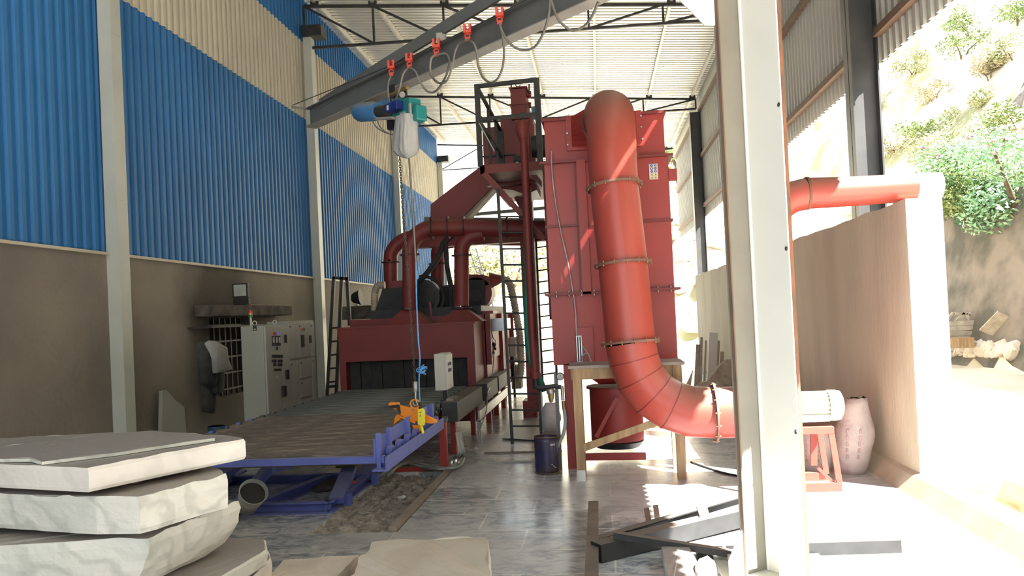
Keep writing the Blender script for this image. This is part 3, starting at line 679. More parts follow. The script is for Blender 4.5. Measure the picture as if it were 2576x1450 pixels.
MB().box((XB, YD-.02, P(1690, 455, Y=YD).z), (XB+.10, YD+.03, P(1690, 425, Y=YD).z)).build('lifting_lug', M['red'], t)
MB().box((P(1450, 880, Y=YD).x, YD-.05, 1.35), (P(1450, 880, Y=YD).x+.22, YD+.02, 1.8)).build('side_pocket', M['red'], t)
for x, lb in ((XA+.03, None), (XB-.16, None)):
    MB().box((x+.09, YD+.02, 0), (x+.20, YD+.14, 1.34)).build('leg', M['red'], t)
    MB().box((x, YDB-.2, 0), (x+.13, YDB-.07, 1.34)).build('leg', M['red'], t)
# hopper and round bin
hc = V(P(1553, 1080, Y=11.0).x, 11.0, 0)
q = MB(); q.add([(XA+.2, YD+.1, 1.34), (XB-.15, YD+.1, 1.34), (XB-.15, 12.4, 1.34), (XA+.2, 12.4, 1.34)]+[hc+V(math.cos(R(225+90*i))*.3, math.sin(R(225+90*i))*.3, 1.0) for i in range(4)],
                [(0, 1, 2, 3), (4, 7, 6, 5)]+[(i, (i+1) % 4, (i+1) % 4+4, i+4) for i in range(4)])
q.build('hopper', M['red'], t)
zt_, zb_ = P(1553, 992, Y=10.7).z, .22
MB().cyl(hc+V(0, 0, zb_), hc+V(0, 0, .95), .36, seg=32).build('dust_bin', M['red'], t)
ring(MB(), hc+V(0, 0, .95), (0, 0, 1), .37, .03, .03, 32).build('bin_flange', M['red_dark'], t)
MB().cyl(hc+V(0, 0, .12), hc+V(0, 0, .2), .30, .36, seg=28).build('bin_base', M['dusty_black'], t)
MB().beam(P(1552, 1000, Y=10.55), P(1500, 1100, Y=10.55), .06, .05).build('bin_brace', M['red'], t)
MB().beam(P(1462, 1150, Y=10.3), P(1625, 1148, Y=10.3), .05, .09).build('base_rail', M['red'], t)
# blind flange / clean-gas hood at the top front
hx0, hx1 = P(1424, 330, Y=YD).x, P(1615, 330, Y=YD).x; hz0, hz1 = P(1520, 368, Y=YD).z, P(1520, 285, Y=YD).z
MB().box((hx0, YD-.02, hz0-.03), (hx1, YD+.03, hz1+.0)).build('hood_flange', M['red'], t)
dc = P(1527, 300, Y=9.75)
q = MB(); fr = [(hx0+.06, YD-.02, hz0), (hx1-.06, YD-.02, hz0), (hx1-.06, YD-.02, hz1), (hx0+.06, YD-.02, hz1)]
cx = P(1527, 310, Y=9.85); n = 24; rn = []
for i in range(n):
    a = 2*math.pi*i/n; rn.append(cx+V(math.cos(a)*.31, 0, math.sin(a)*.31))
ro = []
for i in range(n):
    a = 2*math.pi*i/n; c_, s_ = math.cos(a), math.sin(a); kk = 1/max(abs(c_), abs(s_))
    ro.append(V((hx0+hx1)/2+c_*kk*(hx1-hx0)/2*.86, YD-.02, (hz0+hz1)/2+s_*kk*(hz1-hz0)/2*.9))
q.add(ro+rn, [(i, (i+1) % n, n+(i+1) % n, n+i) for i in range(n)]+[tuple(range(n, 2*n))]); q.build('transition_hood', M['red'], t)
for x, y in ((1430, 291), (1427, 336), (1428, 365), (1612, 292), (1613, 320), (1616, 350)):
    c = P(x, y, Y=YD-.03); MB().cyl(c, c+V(0, -.02, 0), .012, seg=6).build('hood_bolt', M['galv'], t)
# flat grey strip (galvanised duct) beyond the right side
tag(MB().box((XB+.03, 13.2, .2), (XB+.22, 13.5, P(1700, 400, Y=13.2).z)).build('galvanised_post', M['galv']), 'galvanised post standing behind the right edge of the dust collector', 'post')

# safety notice
a, b = P(1632, 413, Y=YD-.005), P(1656, 451, Y=YD-.005)
t = thing('safety_notice', 'white safety notice with blue circles and yellow warning triangles on the collector', 'sign', V((a.x+b.x)/2, YD-.01, b.z))
MB().box((a.x, YD-.012, b.z), (b.x, YD-.002, a.z)).build('plate', M['sign_white'], t)
for i in range(5):
    for j in (0, 1):
        cx_ = a.x+(b.x-a.x)*(.3+.42*j); cz_ = a.z-(a.z-b.z)*(.115+.19*i)
        if i < 3:
            MB().cyl((cx_, YD-.012, cz_), (cx_, YD-.014, cz_), .0165, seg=16).build('blue_circle', M['sign_blue'], t)
            q = MB()
            if (i+j) % 2: q.box((cx_-.006, YD-.0155, cz_-.009), (cx_+.005, YD-.014, cz_+.008))
            else: q.blob((cx_, YD-.0145, cz_), (.007, .001, .007), amp=0, sub=1)
            q.build('white_figure', M['sign_white'], t)
        else:
            MB().prism([(cx_-.019, YD-.012, cz_-.014), (cx_+.019, YD-.012, cz_-.014), (cx_, YD-.012, cz_+.018)], (0, -.002, 0)).build('yellow_triangle', M['sign_yellow'], t)
            MB().prism([(cx_-.005, YD-.014, cz_-.009), (cx_+.005, YD-.014, cz_-.009), (cx_, YD-.014, cz_+.008)], (0, -.001, 0)).build('warning_mark', M['black'], t)
# white signal cable draped down the collector face
tag(MB().tube(spline([P(x, y, Y=YD-.06) for x, y in ((1387, 380), (1388, 425), (1396, 500), (1410, 580), (1428, 660), (1442, 740), (1448, 790), (1452, 850), (1475, 885), (1489, 912))], 6), .0095, 6).build('signal_cable', M['cable_white']), 'pale cable draped down the front of the dust collector', 'cable')
t = thing('manometer', 'clear tube manometer fixed to the collector above the table', 'gauge', P(1460, 915, Y=YD-.06))
a = P(1456, 845, Y=YD-.06); b = P(1460, 915, Y=YD-.06)
MB().box((a.x-.035, YD-.08, b.z), (a.x+.035, YD-.055, a.z)).build('backplate', M['galv'], t)
for s_ in (-.015, .015): MB().cyl((a.x+s_, YD-.09, b.z+.03), (a.x+s_, YD-.09, a.z-.01), .007, seg=8).build('glass_tube', M['black'], t)
MB().tube(spline([P(x, y, Y=YD-.08) for x, y in ((1462, 910), (1466, 895), (1478, 890), (1484, 902), (1485, 920))], 5), .009, 6).build('loop_tube', M['cable_white'], t)

# ------------------------------------------------------------------ big duct and fan
YQ = 9.0
t = thing('exhaust_duct', 'big round orange-red duct bending down from the collector to the fan', 'duct', (1, 9, .8))
pts = [P(1527, 300, Y=9.85), P(1530, 288, Y=9.66), P(1533, 290, Y=9.44), P(1536, 312, Y=9.28), P(1538, 350, Y=9.2), P(1541, 420, Y=9.16), P(1545, 470, Y=9.14), P(1567, 665, Y=9.06), P(1586, 862, Y=9.0),
       P(1594, 905, Y=9.0), P(1611, 950, Y=9.0), P(1644, 992, Y=9.0), P(1688, 1020, Y=9.0), P(1738, 1036, Y=9.0), P(1800, 1039, Y=8.98), P(1880, 1036, Y=8.95)]
MB().tube(pts[:7], .285, 40, lambda k: .30-.02*k).build('top_elbow', M['duct'], t)
MB().tube(pts[6:9], .28, 40).build('vertical_section', M['duct'], t)
el = [pts[8]]+spline([pts[8], pts[9], pts[10], pts[11], pts[12], pts[13]], 4)[4:-1:4]+[pts[13]]
MB().tube(el+[pts[13]+(pts[14]-pts[13])*.25], .283, 40).build('bottom_elbow', M['duct'], t)
for i in range(1, len(el)-1):
    d = (el[i+1]-el[i-1]).normalized(); MB().cyl(el[i]-d*.004, el[i]+d*.004, .2865, seg=40).build('welded_seam', M['red_dark'], t)
MB().tube(pts[13:], .283, 40).build('horizontal_section', M['duct'], t)
for c, d, r in ((pts[6], pts[7]-pts[6], .285), (pts[7], pts[8]-pts[7], .285), (pts[8], pts[8]-pts[7], .285), (P(1797, 1039, Y=8.98), (1, 0, 0), .29)):
    f_ = flange(t, c, d, r, m='rust_flange', e=.045)
    d = Vector(d).normalized(); u = d.orthogonal().normalized(); v_ = d.cross(u)
    for k in range(14):
        a = 2*math.pi*k/14; p = Vector(c)+(u*math.cos(a)+v_*math.sin(a))*(r+.03)
        MB().cyl(p-d*.03, p+d*.03, .009, seg=6).build('bolt', M['brass'], f_)
# inlet ring at the hood
flange(t, P(1528, 303, Y=9.84), (0, 1, 0), .30, e=.02)

t = thing('exhaust_fan', 'exhaust fan with a pale finned motor on a red frame beside the crane column', 'fan', (2, 8.9, 0))
fc = P(1930, 1035, Y=8.9)
MB().cyl(fc+V(-.12, 0, 0), fc+V(.12, 0, 0), .36, seg=28).build('volute', M['duct'], t)
ma, mb_ = P(2000, 1022, Y=8.75), P(2080, 1020, Y=8.75); mc = P(2117, 1020, Y=8.75)
MB().cyl(ma, mb_, .135, seg=24).build('motor_body', M['beige_box'], t)
for k in range(20):
    a = 2*math.pi*k/20; u = V(0, math.cos(a), math.sin(a)); MB().beam(ma+u*.13, mb_+u*.13, .008, .05, upv=u).build('cooling_fin', M['beige_box'], t)
MB().tube([mb_, mb_.lerp(mc, .5), mb_.lerp(mc, .85), mc], .16, 24, lambda k: .165 if k < .6 else (.155 if k < .9 else .11)).build('fan_cowl', M['beige_box'], t)
MB().box((ma.x, 8.65, P(2000, 1062, Y=8.7).z), (P(2085, 1060, Y=8.7).x, 8.95, P(2000, 1045, Y=8.7).z)).build('motor_foot', M['beige_box'], t)
zt = P(2060, 1072, Y=8.7).z; xr = P(2092, 1080, Y=8.7).x; xl = fc.x-.25
MB().box((xl, 8.6, zt-.07), (xr, 9.15, zt)).build('top_plate', M['duct'], t)
for y in (8.62, 9.1): MB().beam((xr-.03, y, zt-.05), (P(2110, 1235, Y=8.62).x, y-.04, .08), .06, .03).build('leg', M['duct'], t)
for y in (8.62, 9.1): MB().beam((xl+.03, y, zt-.05), (xl-.03, y-.04, .08), .06, .03).build('leg', M['duct'], t)
MB().beam((P(2052, 1100, Y=8.9).x, 8.95, zt-.05), (P(2050, 1170, Y=8.9).x, 8.95, .2), .07, .03).build('middle_leg', M['duct'], t)
q0, q1 = P(2058, 1178, Y=8.62), P(2105, 1222, Y=8.62)
MB().beam(q0, q1, .05, .03).build('base_brace', M['duct'], t)
MB().box((xl-.05, 8.55, 0), (P(2114, 1235, Y=8.62).x, 8.62, .09)).box((xl-.05, 9.08, 0), (P(2114, 1235, Y=8.62).x, 9.15, .09)).build('base_channel', M['duct'], t)
# outlet pipe across the concrete screen
t = thing('outlet_duct', 'sunlit orange outlet pipe running out over the concrete screen wall', 'duct', (2.6, 8.75, 2.9))
oc = [P(1925, 980, Y=8.75), P(1925, 640, Y=8.75), P(1930, 570, Y=8.75), P(1950, 530, Y=8.75), P(1985, 500, Y=8.75), P(2030, 487, Y=8.75), P(2160, 481, Y=8.75), P(2300, 471, Y=8.75)]
MB().tube(oc[:3], .17, 24).build('riser', M['duct'], t)
MB().tube(spline(oc[2:6], 4), .17, 24).build('elbow', M['duct'], t)
MB().tube(oc[5:], .165, 24, lambda k: .168-.02*k).build('horizontal_pipe', M['duct'], t)
flange(t, oc[5], (1, 0, 0), .160, m='rust_primer', e=.018)
MB().tube([oc[-1], oc[-1]+V(.25, 0, -.01)], .15, 20).build('end_sleeve', M['cable_white'], t)

# ================================================================== ROLLER CONVEYOR
RX0, RX1, RZ = -4.68, -2.20, .672
t = thing('tilting_conveyor', 'blue tilting conveyor frame carrying the first rollers', 'frame', (-3.4, 8.6, 0))
zA, zB = P(965, 1166, Y=7.36).z, P(965, 1149, Y=7.36).z
MB().box((-4.9, 7.36, zA), (-2.10, 7.43, zB)).build('front_cross_beam', M['frame_blue'], t)
for x in (-2.06, -4.86):
    s_ = 1 if x > -3 else -1
    MB().box((x, 7.25, .60), (x+s_*.015, 10.0, .72)).box((x-s_*.13, 7.25, .585), (x+s_*.015, 10.0, .60)).build('side_angle', M['frame_blue'], t)
gx = -2.17
def guard(ya, yb, za_, zb_): MB().box((gx-.012, ya, za_), (gx, yb, zb_)).build('guard_plate', M['frame_blue'], t)
guard(7.30, 7.75, .66, .88); guard(7.75, 8.55, .76, .90); guard(8.9, 9.85, .79, .92)
for y in (7.34, 7.72, 8.5, 8.95, 9.75): MB().box((gx, y, .6), (gx+.04, y+.06, .93)).build('guard_post', M['frame_blue'], t)
for x in (-4.3,):
    MB().beam((x-.35, 7.9, .07), (x+.12, 10.3, .62), .14, .07).build('lifting_arm', M['frame_blue'], t)
MB().beam(P(845, 1262, Y=8.25), P(880, 1178, Y=8.9), .16, .06).build('lifting_arm', M['frame_blue'], t)
MB().beam(P(905, 1200, Y=9.4), P(945, 1160, Y=10.0), .14, .06).build('lifting_arm', M['frame_blue'], t)
MB().box((P(848, 1165, Y=8.8).x, 8.75, P(850, 1176, Y=8.8).z), (P(893, 1165, Y=8.8).x, 8.95, P(850, 1162, Y=8.8).z)).build('hinge_block', M['black_steel'], t)
MB().beam(P(690, 1176, Y=7.9), P(745, 1160, Y=8.8), .05, .12).build('cross_member', M['frame_blue'], t)
MB().beam((-3.95, 7.9, .05), (-3.75, 9.2, .6), .1, .1).build('rear_arm', M['frame_blue'], t)
MB().beam((-4.3, 8.0, .0), (-4.3, 8.0, .6), .12, .12).build('rear_leg', M['frame_blue'], t)
t = thing('conveyor_floor_base', 'blue rectangular floor frame under the tilting rollers', 'frame', (-3.7, 8.9, 0))
ch = [(-.05,-.06),(.05,-.06),(.05,-.045),(-.035,-.045),(-.035,.045),(.05,.045),(.05,.06),(-.05,.06)]
for a, b, nm in (((-4.75, 8.1, .06), (-2.93, 8.1, .06), 'front_channel'), ((-2.93, 8.1, .06), (-2.93, 9.95, .06), 'right_channel'), ((-4.75, 8.1, .06), (-4.75, 9.95, .06), 'left_channel'), ((-4.75, 9.6, .06), (-2.93, 9.6, .06), 'rear_channel'), ((-3.75, 8.15, .06), (-3.45, 9.6, .06), 'diagonal_channel')):
    MB().beam(a, b, .1, .12, sect=ch).build(nm, M['frame_blue'], t)
MB().box((-2.87, 8.38, .0), (-2.79, 8.46, .13)).build('stop_block', M['frame_blue'], t)
MB().box((-2.87, 9.45, .0), (-2.79, 9.53, .13)).build('stop_block', M['frame_blue'], t)
q = MB().blob(P(825, 1222, Y=8.6), (.13, .3, .045), seed=3, amp=.5); tag(q.build('oily_rag', M['rubber']), 'dark oily rag lying over the blue floor frame', 'rag')
tag(MB().blob(P(888, 1216, Y=9.0), (.035, .03, .025), seed=5, amp=.6).build('orange_scrap', M['trolley_red']), 'small orange-red scrap on the blue floor frame', 'scrap')

names = ['nearest', 'second', 'third', 'fourth', 'fifth', 'sixth', 'seventh', 'eighth', 'ninth', 'tenth', 'eleventh', 'twelfth', 'thirteenth', 'fourteenth', 'fifteenth', 'sixteenth', 'seventeenth', 'last']
for i in range(18):
    y = 7.72+.365*i; b = i < 8
    t = thing('conveyor_roller', ('scratched brown' if b else 'dusty grey-green')+' steel roller, '+names[i]+' from the front of the conveyor', 'roller', ((RX0+RX1)/2, y, RZ-.12), 'conveyor rollers')
    xr = RX1 if i < 7 else -2.42
    xl_ = RX0 if y < 14 else -4.6
    MB().tube([(xl_, y, RZ), (xr, y, RZ)], .105, 22).build('tube', M['roller_brown' if b else 'roller_grey'], t)
    MB().cyl((xl_-.12, y, RZ), (xr+.08, y, RZ), .025, seg=8).build('shaft', M['steel'], t)
    for x in (xr+.065 if i < 7 else xr+.03, xl_-.08):
        q = MB(); q.cyl((x-.03, y, RZ+.015), (x+.03, y, RZ+.015), .072, seg=14); q.box((x-.02, y-.1, .60), (x+.02, y+.1, .625)).box((x-.02, y-.055, .6), (x+.02, y+.055, RZ))
        q.build('pillow_bearing', M['frame_blue' if b else 'roller_grey'], t)

# black side rails, legs
t = thing('side_rail', 'black box rail beside the rollers, nearest length with a tan offcut on top', 'rail', (-2.18, 12.4, 0), 'black side rails')
ra = P(1150, 1012, X=-2.07)
MB().box((-2.30, 11.13, .51), (-2.07, 13.55, .79)).build('box_section', M['dusty_black'], t)
for y in (11.4, 13.2): MB().box((-2.24, y, 0), (-2.16, y+.09, .51)).build('leg', M['red'], t)
t = thing('side_rail', 'black box rail, middle length beside the blasting machine', 'rail', (-2.18, 14.5, 0), 'black side rails')
MB().box((-2.24, 13.85, .50), (-2.02, 15.25, .80)).build('box_section', M['dusty_black'], t)
MB().box((-2.18, 14.6, 0), (-2.08, 14.7, .5)).build('leg', M['red'], t)
t = thing('side_rail', 'black box rail, farthest length behind the ladder', 'rail', (-2.18, 16.5, 0), 'black side rails')
MB().box((-2.22, 15.45, .52), (-2.02, 17.6, .80)).build('box_section', M['dusty_black'], t)
MB().box((-2.18, 16.9, 0), (-2.08, 17.0, .52)).build('leg', M['red'], t)
MB().box((-2.18, 15.7, 0), (-2.08, 15.8, .52)).build('leg', M['red'], t)
tag(MB().box((-2.27, 11.35, .79), (-2.17, 11.75, .82)).build('wood_offcut', M['wood_top']), 'tan wooden offcut lying on the near end of the black rail', 'offcut')
t = thing('galvanised_rail', 'dented galvanised rail below the black side rails', 'rail', (-1.95, 14, 0))
MB().box((-1.98, 12.4, .33), (-1.95, 16.6, .50)).box((-2.03, 12.4, .33), (-1.95, 16.6, .345)).build('angle_section', M['galv'], t)
MB().box((-2.0, 12.4, 0), (-1.94, 12.46, .33)).build('leg', M['galv'], t)
t = thing('rail_stand', 'red stand post where the blue frame meets the black rail', 'post', (-2.1, 10.1, 0))
MB().box((-2.13, 10.08, 0), (-2.04, 10.17, .64)).build('post', M['red'], t)
MB().beam((-2.09, 10.17, .63), (-2.2, 10.9, .60), .07, .05).build('arm', M['dusty_black'], t)
tag(MB().box((P(962, 1190, Y=10.25).x, 10.2, 0), (-2.13, 10.26, .055)).build('floor_rail', M['red']), 'low red steel strip fixed to the floor beyond the trench', 'rail')
for i, (dx, dz) in enumerate(((0, 0), (.05, .02), (.1, 0), (.14, .03))):
    pts = [P(x, y, Z=.04+dz)+V(dx, dx*.5, 0) for x, y in ((945, 1200), (975, 1176), (1010, 1168), (1050, 1176), (1095, 1182), (1128, 1176), (1140, 1155))]+[V(-1.98+dx*.5, 10.6, .18), V(-2.02+dx*.4, 10.7, .42)]
    tag(MB().tube(spline(pts, 6), .019, 8).build('power_cable', M['hose_grey']), ['grey power cable on the floor, nearest the trench', 'grey power cable second in the floor bundle', 'grey power cable third in the floor bundle', 'grey power cable farthest in the floor bundle'][i], 'cable', 'power cables by the red stand')

# beige pedestal control box
t = thing('pedestal_control_box', 'beige control box on a black post before the machine opening', 'control box', (-2.5, 11.3, 0))
Yb = 11.5; a, b = P(1091, 895, Y=Yb), P(1122, 983, Y=Yb)
k = P(1138, 890, X=b.x+.0) 
MB().box((a.x, Yb, b.z), (b.x, Yb+.52, a.z+.02)).build('enclosure', M['beige_box'], t, bevel=.008)
MB().box((b.x, Yb+.01, b.z+.01), (b.x+.02, Yb+.51, a.z)).build('door', M['beige_box'], t)
for z in (.68, .5): MB().box((b.x+.02, Yb+.17, b.z+(a.z-b.z)*z), (b.x+.03, Yb+.27, b.z+(a.z-b.z)*(z+.09))).build('selector_switch', M['black'], t); MB().box((b.x+.02, Yb+.3, b.z+(a.z-b.z)*z), (b.x+.03, Yb+.36, b.z+(a.z-b.z)*(z+.09))).build('selector_switch', M['black'], t)
MB().box((a.x-.012, Yb+.1, b.z+.07), (a.x, Yb+.16, b.z+.12)).box((a.x-.012, Yb+.1, a.z-.1), (a.x, Yb+.16, a.z-.05)).build('hinge', M['beige_box'], t)
MB().box((a.x+.09, Yb+.1, .55), (a.x+.15, Yb+.2, b.z)).build('post', M['black'], t)
MB().tube(spline([(b.x-.03, Yb+.15, b.z), (b.x-.035, Yb+.15, b.z-.1), (b.x-.05, Yb+.2, .6)], 5), .015, 8).build('supply_cable', M['rubber'], t)

# ================================================================== CRANE
JA, JB = V(-3.783, 10.427, 0), V(.114, 6.889, 0); jd = (JB-JA).normalized(); jn = V(jd.y, -jd.x, 0)   # jn points to the camera side
if jn.dot(V(0, -1, 0)) < 0: jn = -jn
def PL(px, py, off=0):
    d = ray(px, py); a = JA+jn*off; n = jn; tt = (a.dot(n))/(d.dot(n)); return V(0, 0, CAMZ)+d*tt
cdeg = R(35); wd_ = V(math.cos(cdeg), math.sin(cdeg), 0); nd = V(math.sin(cdeg), -math.cos(cdeg), 0)
CC = V(1.1672, 6.05, 0); wlen, flen = .256, .353
t = col = thing('crane_column', 'massive pale grey steel column in the right foreground, sunlit at its foot', 'column', CC)
HT = 6.6
def pl_(a, b, th, z0, z1):
    d = (b-a).normalized(); n = V(-d.y, d.x, 0)*th
    return MB().prism([a+V(0, 0, z0), b+V(0, 0, z0), b+n+V(0, 0, z0), a+n+V(0, 0, z0)], (0, 0, z1-z0))
L_ = CC-wd_*wlen; R_ = CC+nd*flen
pl_(L_, CC+wd_*.012, .014, .02, HT).build('web_plate', M['col_web_shade'], t)
pl_(R_, CC, .014, .02, HT).build('flange_plate', M['col_white'], t)
pl_(L_, L_+nd*.03, .012, .02, HT).build('edge_lip', M['girt'], t)
q = MB(); q.tube([CC+(-wd_+nd)*.012+V(0, 0, .02), CC+(-wd_+nd)*.012+V(0, 0, HT)], .016, 8); q.build('root_fillet', M['col_white'], t)
pl_(R_+wd_*.004, R_+wd_*.036, .014, .02, HT).build('rear_lip', M['rust_primer'], t)
MB().box((-.36+CC.x, CC.y-.6, 0), (CC.x+.45, CC.y+.35, .025)).build('base_plate', M['col_grey'], t)
pl_(R_-nd*.12-wd_*.0, R_-nd*.12-wd_*.14, .012, .02, .34).build('stiffener', M['col_white'], t)
MB().prism([L_+V(0, 0, .02), L_-wd_*.14+V(0, 0, .02), L_-wd_*.14+V(0, 0, .16), L_+V(0, 0, .36)], nd*.012).build('stiffener', M['col_white'], t)
for px, py in ((1822, 1392), (1836, 1412), (1853, 1442), (1970, 1452)):
    p = P(px, py, Z=.05); bo = MB().cyl((p.x, p.y, .0), (p.x, p.y, .10), .016, seg=8); bo.cyl((p.x, p.y, .025), (p.x, p.y, .05), .03, seg=6); bo.build('anchor_bolt', M['wood_grey'], t)
for y, zz_ in ((1120, 5.5),): pass
for px, py in ((1975, 262), (1990, 625), (1998, 1088)):
    p = R_-nd*.02+V(0, 0, P(px, py, Y=R_.y).z); MB().blob(p-wd_*.01, (.012, .02, .02), amp=.2, sub=1).build('weld_spot', M['black_steel'], t)
# head gusset
g0 = P(1795, 64, Y=L_.y); g1 = P(1772, 62, Y=L_.y); g2 = P(1695, -15, Y=L_.y); 
MB().prism([g0+V(.02, 0, 0), g1, g2, g2+V(0, 0, .8), V(g0.x+.02, g0.y, g2.z+.8)], (.0, .02, 0)).build('head_gusset', M['col_white'], t)

t = thing('jib_crane_beam', 'long grey jib crane I-beam with tie channels crossing the upper middle', 'crane', JA+V(0, 0, 4.7))
A0 = JA-jd*.03; B0 = JA+jd*6.55
ib = [(-.075,-.13),(.075,-.13),(.075,-.115),(.008,-.115),(.008,.115),(.075,.115),(.075,.13),(-.075,.13),(-.075,.115),(-.008,.115),(-.008,-.115),(-.075,-.115)]
MB().beam(A0+V(0, 0, 4.84), B0+V(0, 0, 4.84), .1, .1, sect=ib).build('i_beam', M['beam_grey'], t)
bw = MB(); bw.beam(A0+V(0, 0, 4.707), B0+V(0, 0, 4.707), .16, .01); bw.build('bottom_flange', M['beam_light'], t)
cb = [(-.05,-.07),(.05,-.07),(.05,-.06),(-.04,-.06),(-.04,.06),(.05,.06),(.05,.07),(-.05,.07)]
u0_ = PL(806, 262); u1_ = PL(1217, 8); ud = (u1_-u0_)
MB().beam(u0_, u0_+ud*1.7, .1, .14, sect=[(-p_*.35, q_*.95) for p_, q_ in cb]).build('tie_channel', M['beam_grey'], t)
l0 = PL(1142, 143, -.1); l1 = PL(1324, 4, -.1); ld = l1-l0
MB().beam(l0, l0+ld*1.5, .03, .10).build('tie_channel', M['beam_grey'], t)
pa = PL(1112, 128); MB().box((pa.x-.05, pa.y-.04, 4.96), (pa.x+.05, pa.y+.04, PL(1112, 84).z)).build('tie_post', M['beam_light'], t)
br0 = PL(782, 284); br1 = PL(737, 270, .0)
MB().beam(A0+V(0, 0, 4.97), br1, .05, .03).build('wire_bracket', M['beam_light'], t)
wz = [br1+V(0, 0, .03), PL(985, 164, .16), PL(1030, 146, .16), PL(1098, 110, .16), PL(1176, 76, .16), PL(1257, 34, .16), PL(1325, 0, .16)]
we = wz[-1]+(wz[-1]-wz[-2])*3
tag(MB().tube(wz+[we], .006, 5).build('festoon_wire', M['black_steel']), 'taut wire along the crane beam carrying the red trolleys', 'wire')
tl = ['red cable trolley nearest the hoist', 'red cable trolley second from the hoist', 'red cable trolley in the middle of the wire', 'red cable trolley fourth from the hoist', 'red cable trolley farthest from the hoist']
bot = []
for i, (px, py, pb) in enumerate(((985, 158, 190), (1030, 140, 170), (1098, 104, 139), (1176, 68, 101), (1257, 26, 60))):
    a = PL(px, py, .16); b = PL(px, pb, .16); h = a.z-b.z
    t = thing('festoon_trolley', tl[i], 'trolley', b, 'red festoon trolleys')
    for s in (-.035, .035): MB().box((a.x+s*.8-.012, a.y-.04, a.z-h*.45), (a.x+s*.8+.012, a.y+.04, a.z+.02)).build('wheel_cheek', M['trolley_red'], t)
    MB().box((a.x-.04, a.y-.035, a.z-h*.5), (a.x+.04, a.y+.035, a.z-h*.3)).build('body', M['trolley_red'], t)
    q = MB(); cc = V(b.x, b.y, b.z+h*.3); q.tube([cc+V(.028*math.cos(k), 0, .028*math.sin(k)) for k in range(7)], .010, 6); q.build('clamp_ring', M['trolley_red'], t)
    MB().box((b.x-.022, b.y-.015, b.z-.01), (b.x+.022, b.y+.015, b.z+h*.22)).build('cable_clamp', M['trolley_red'], t)
    bot.append(b)
fest = [[(985, 188), (977, 210), (977, 238), (982, 262), (990, 268), (998, 245), (1005, 225), (1015, 185), (1030, 168)],
        [(1030, 168), (1045, 180), (1056, 205), (1072, 227), (1088, 233), (1104, 222), (1120, 195), (1128, 172), (1130, 150), (1121, 135), (1098, 138)],
        [(1098, 138), (1086, 145), (1082, 165), (1084, 185), (1095, 203), (1110, 210), (1126, 200), (1138, 165), (1145, 130), (1157, 108), (1176, 100)],
        [(1176, 100), (1192, 110), (1200, 135), (1203, 165), (1215, 195), (1235, 208), (1252, 198), (1264, 170), (1268, 130), (1264, 90), (1257, 60)],
        [(1257, 60), (1266, 85), (1285, 112), (1315, 126), (1345, 118), (1366, 85), (1380, 40), (1385, -5)],
        [(1385, -5), (1398, 35), (1412, 58), (1440, 77), (1470, 65), (1490, 40), (1505, 5)]]
fl_ = ['nearest the hoist', 'between the second and middle trolleys', 'from the middle to the fourth trolley', 'deep between the last two red trolleys', 'right of the last red trolley', 'topmost at the picture edge']
for i, pp in enumerate(fest):
    s = spline([PL(x, y, .16+.03*math.sin(k*1.3)) for k, (x, y) in enumerate(pp)], 6)
    tag(MB().tube(s, .012, 6).build('festoon_cable', M['cable']), 'hanging loop of grey cable '+fl_[i], 'cable', 'festoon cable loops')

# hoist
hp = PL(1000, 232)
t = thing('chain_hoist', 'electric chain hoist with teal body and blue motor under the beam', 'hoist', V(hp.x, hp.y, 4.1))
def HB(x0, y0, x1, y1, off, dep, name, m, bev=.01):
    a, b = PL(x0, y1, off), PL(x1, y0, off); d = jd*((b-a).dot(jd)); h = PL(x0, y0, off).z-a.z
    return MB().prism([a, a+d, a+d+V(0, 0, h), a+V(0, 0, h)], -jn*dep).build(name, M[m], t, bevel=bev)
a, b = PL(902, 283, .1), PL(952, 279, .1); d = (b-a).normalized()
MB().tube([a, a.lerp(b, .12), a.lerp(b, .75), b], .1, 20, lambda k: .10 if k < .01 else (.118 if k < .8 else .10)).build('motor', M['motor_blue'], t)
MB().cyl(PL(902, 283, .1)-d*.004, a, .086, seg=20).build('motor_end_cap', M['dusty_black'], t)
MB().cyl(PL(948, 281, .1), PL(975, 278, .1), .07).build('coupling', M['dusty_black'], t)
MB().beam(PL(925, 300, .1), PL(990, 297, .1), .06, .03).build('motor_rail', M['beam_light'], t)
HB(970, 261, 996, 284, .26, .12, 'control_box', 'deep_blue')
HB(973, 266, 976, 278, .265, .01, 'label_strip', 'white', 0)
HB(1000, 256, 1030, 299, .16, .16, 'gearbox', 'teal', .015); HB(1030, 268, 1047, 308, .14, .15, 'gear_cover', 'teal', .02); HB(987, 252, 1008, 296, .1, .12, 'housing', 'teal', .01)
HB(1006, 284, 1017, 296, .18, .02, 'chain_guide', 'cable_white', 0); HB(1029, 260, 1031, 304, .175, .02, 'cable_strap', 'cable_white', 0)
HB(975, 236, 1022, 243, .10, .05, 'trolley_axle', 'brass', .005)
HB(975, 218, 990, 238, .10, .02, 'trolley_plate', 'black_steel', 0); HB(1006, 228, 1021, 250, -.12, .02, 'trolley_plate', 'black_steel', 0)
MB().cyl(PL(1012, 238, .12), PL(1012, 238, .08), .035, seg=14).build('trolley_wheel', M['beam_light'], t)
HB(972, 300, 998, 328, -.02, .16, 'lower_motor', 'black', .02)
MB().tube(spline([PL(x, y, .1) for x, y in ((936, 301), (945, 318), (965, 332), (990, 340))], 6), .008, 6).build('loop_cable', M['cable'], t)
MB().tube(spline([PL(x, y, .1) for x, y in ((949, 304), (958, 322), (975, 335), (990, 340))], 6), .008, 6).build('loop_cable', M['cable'], t)
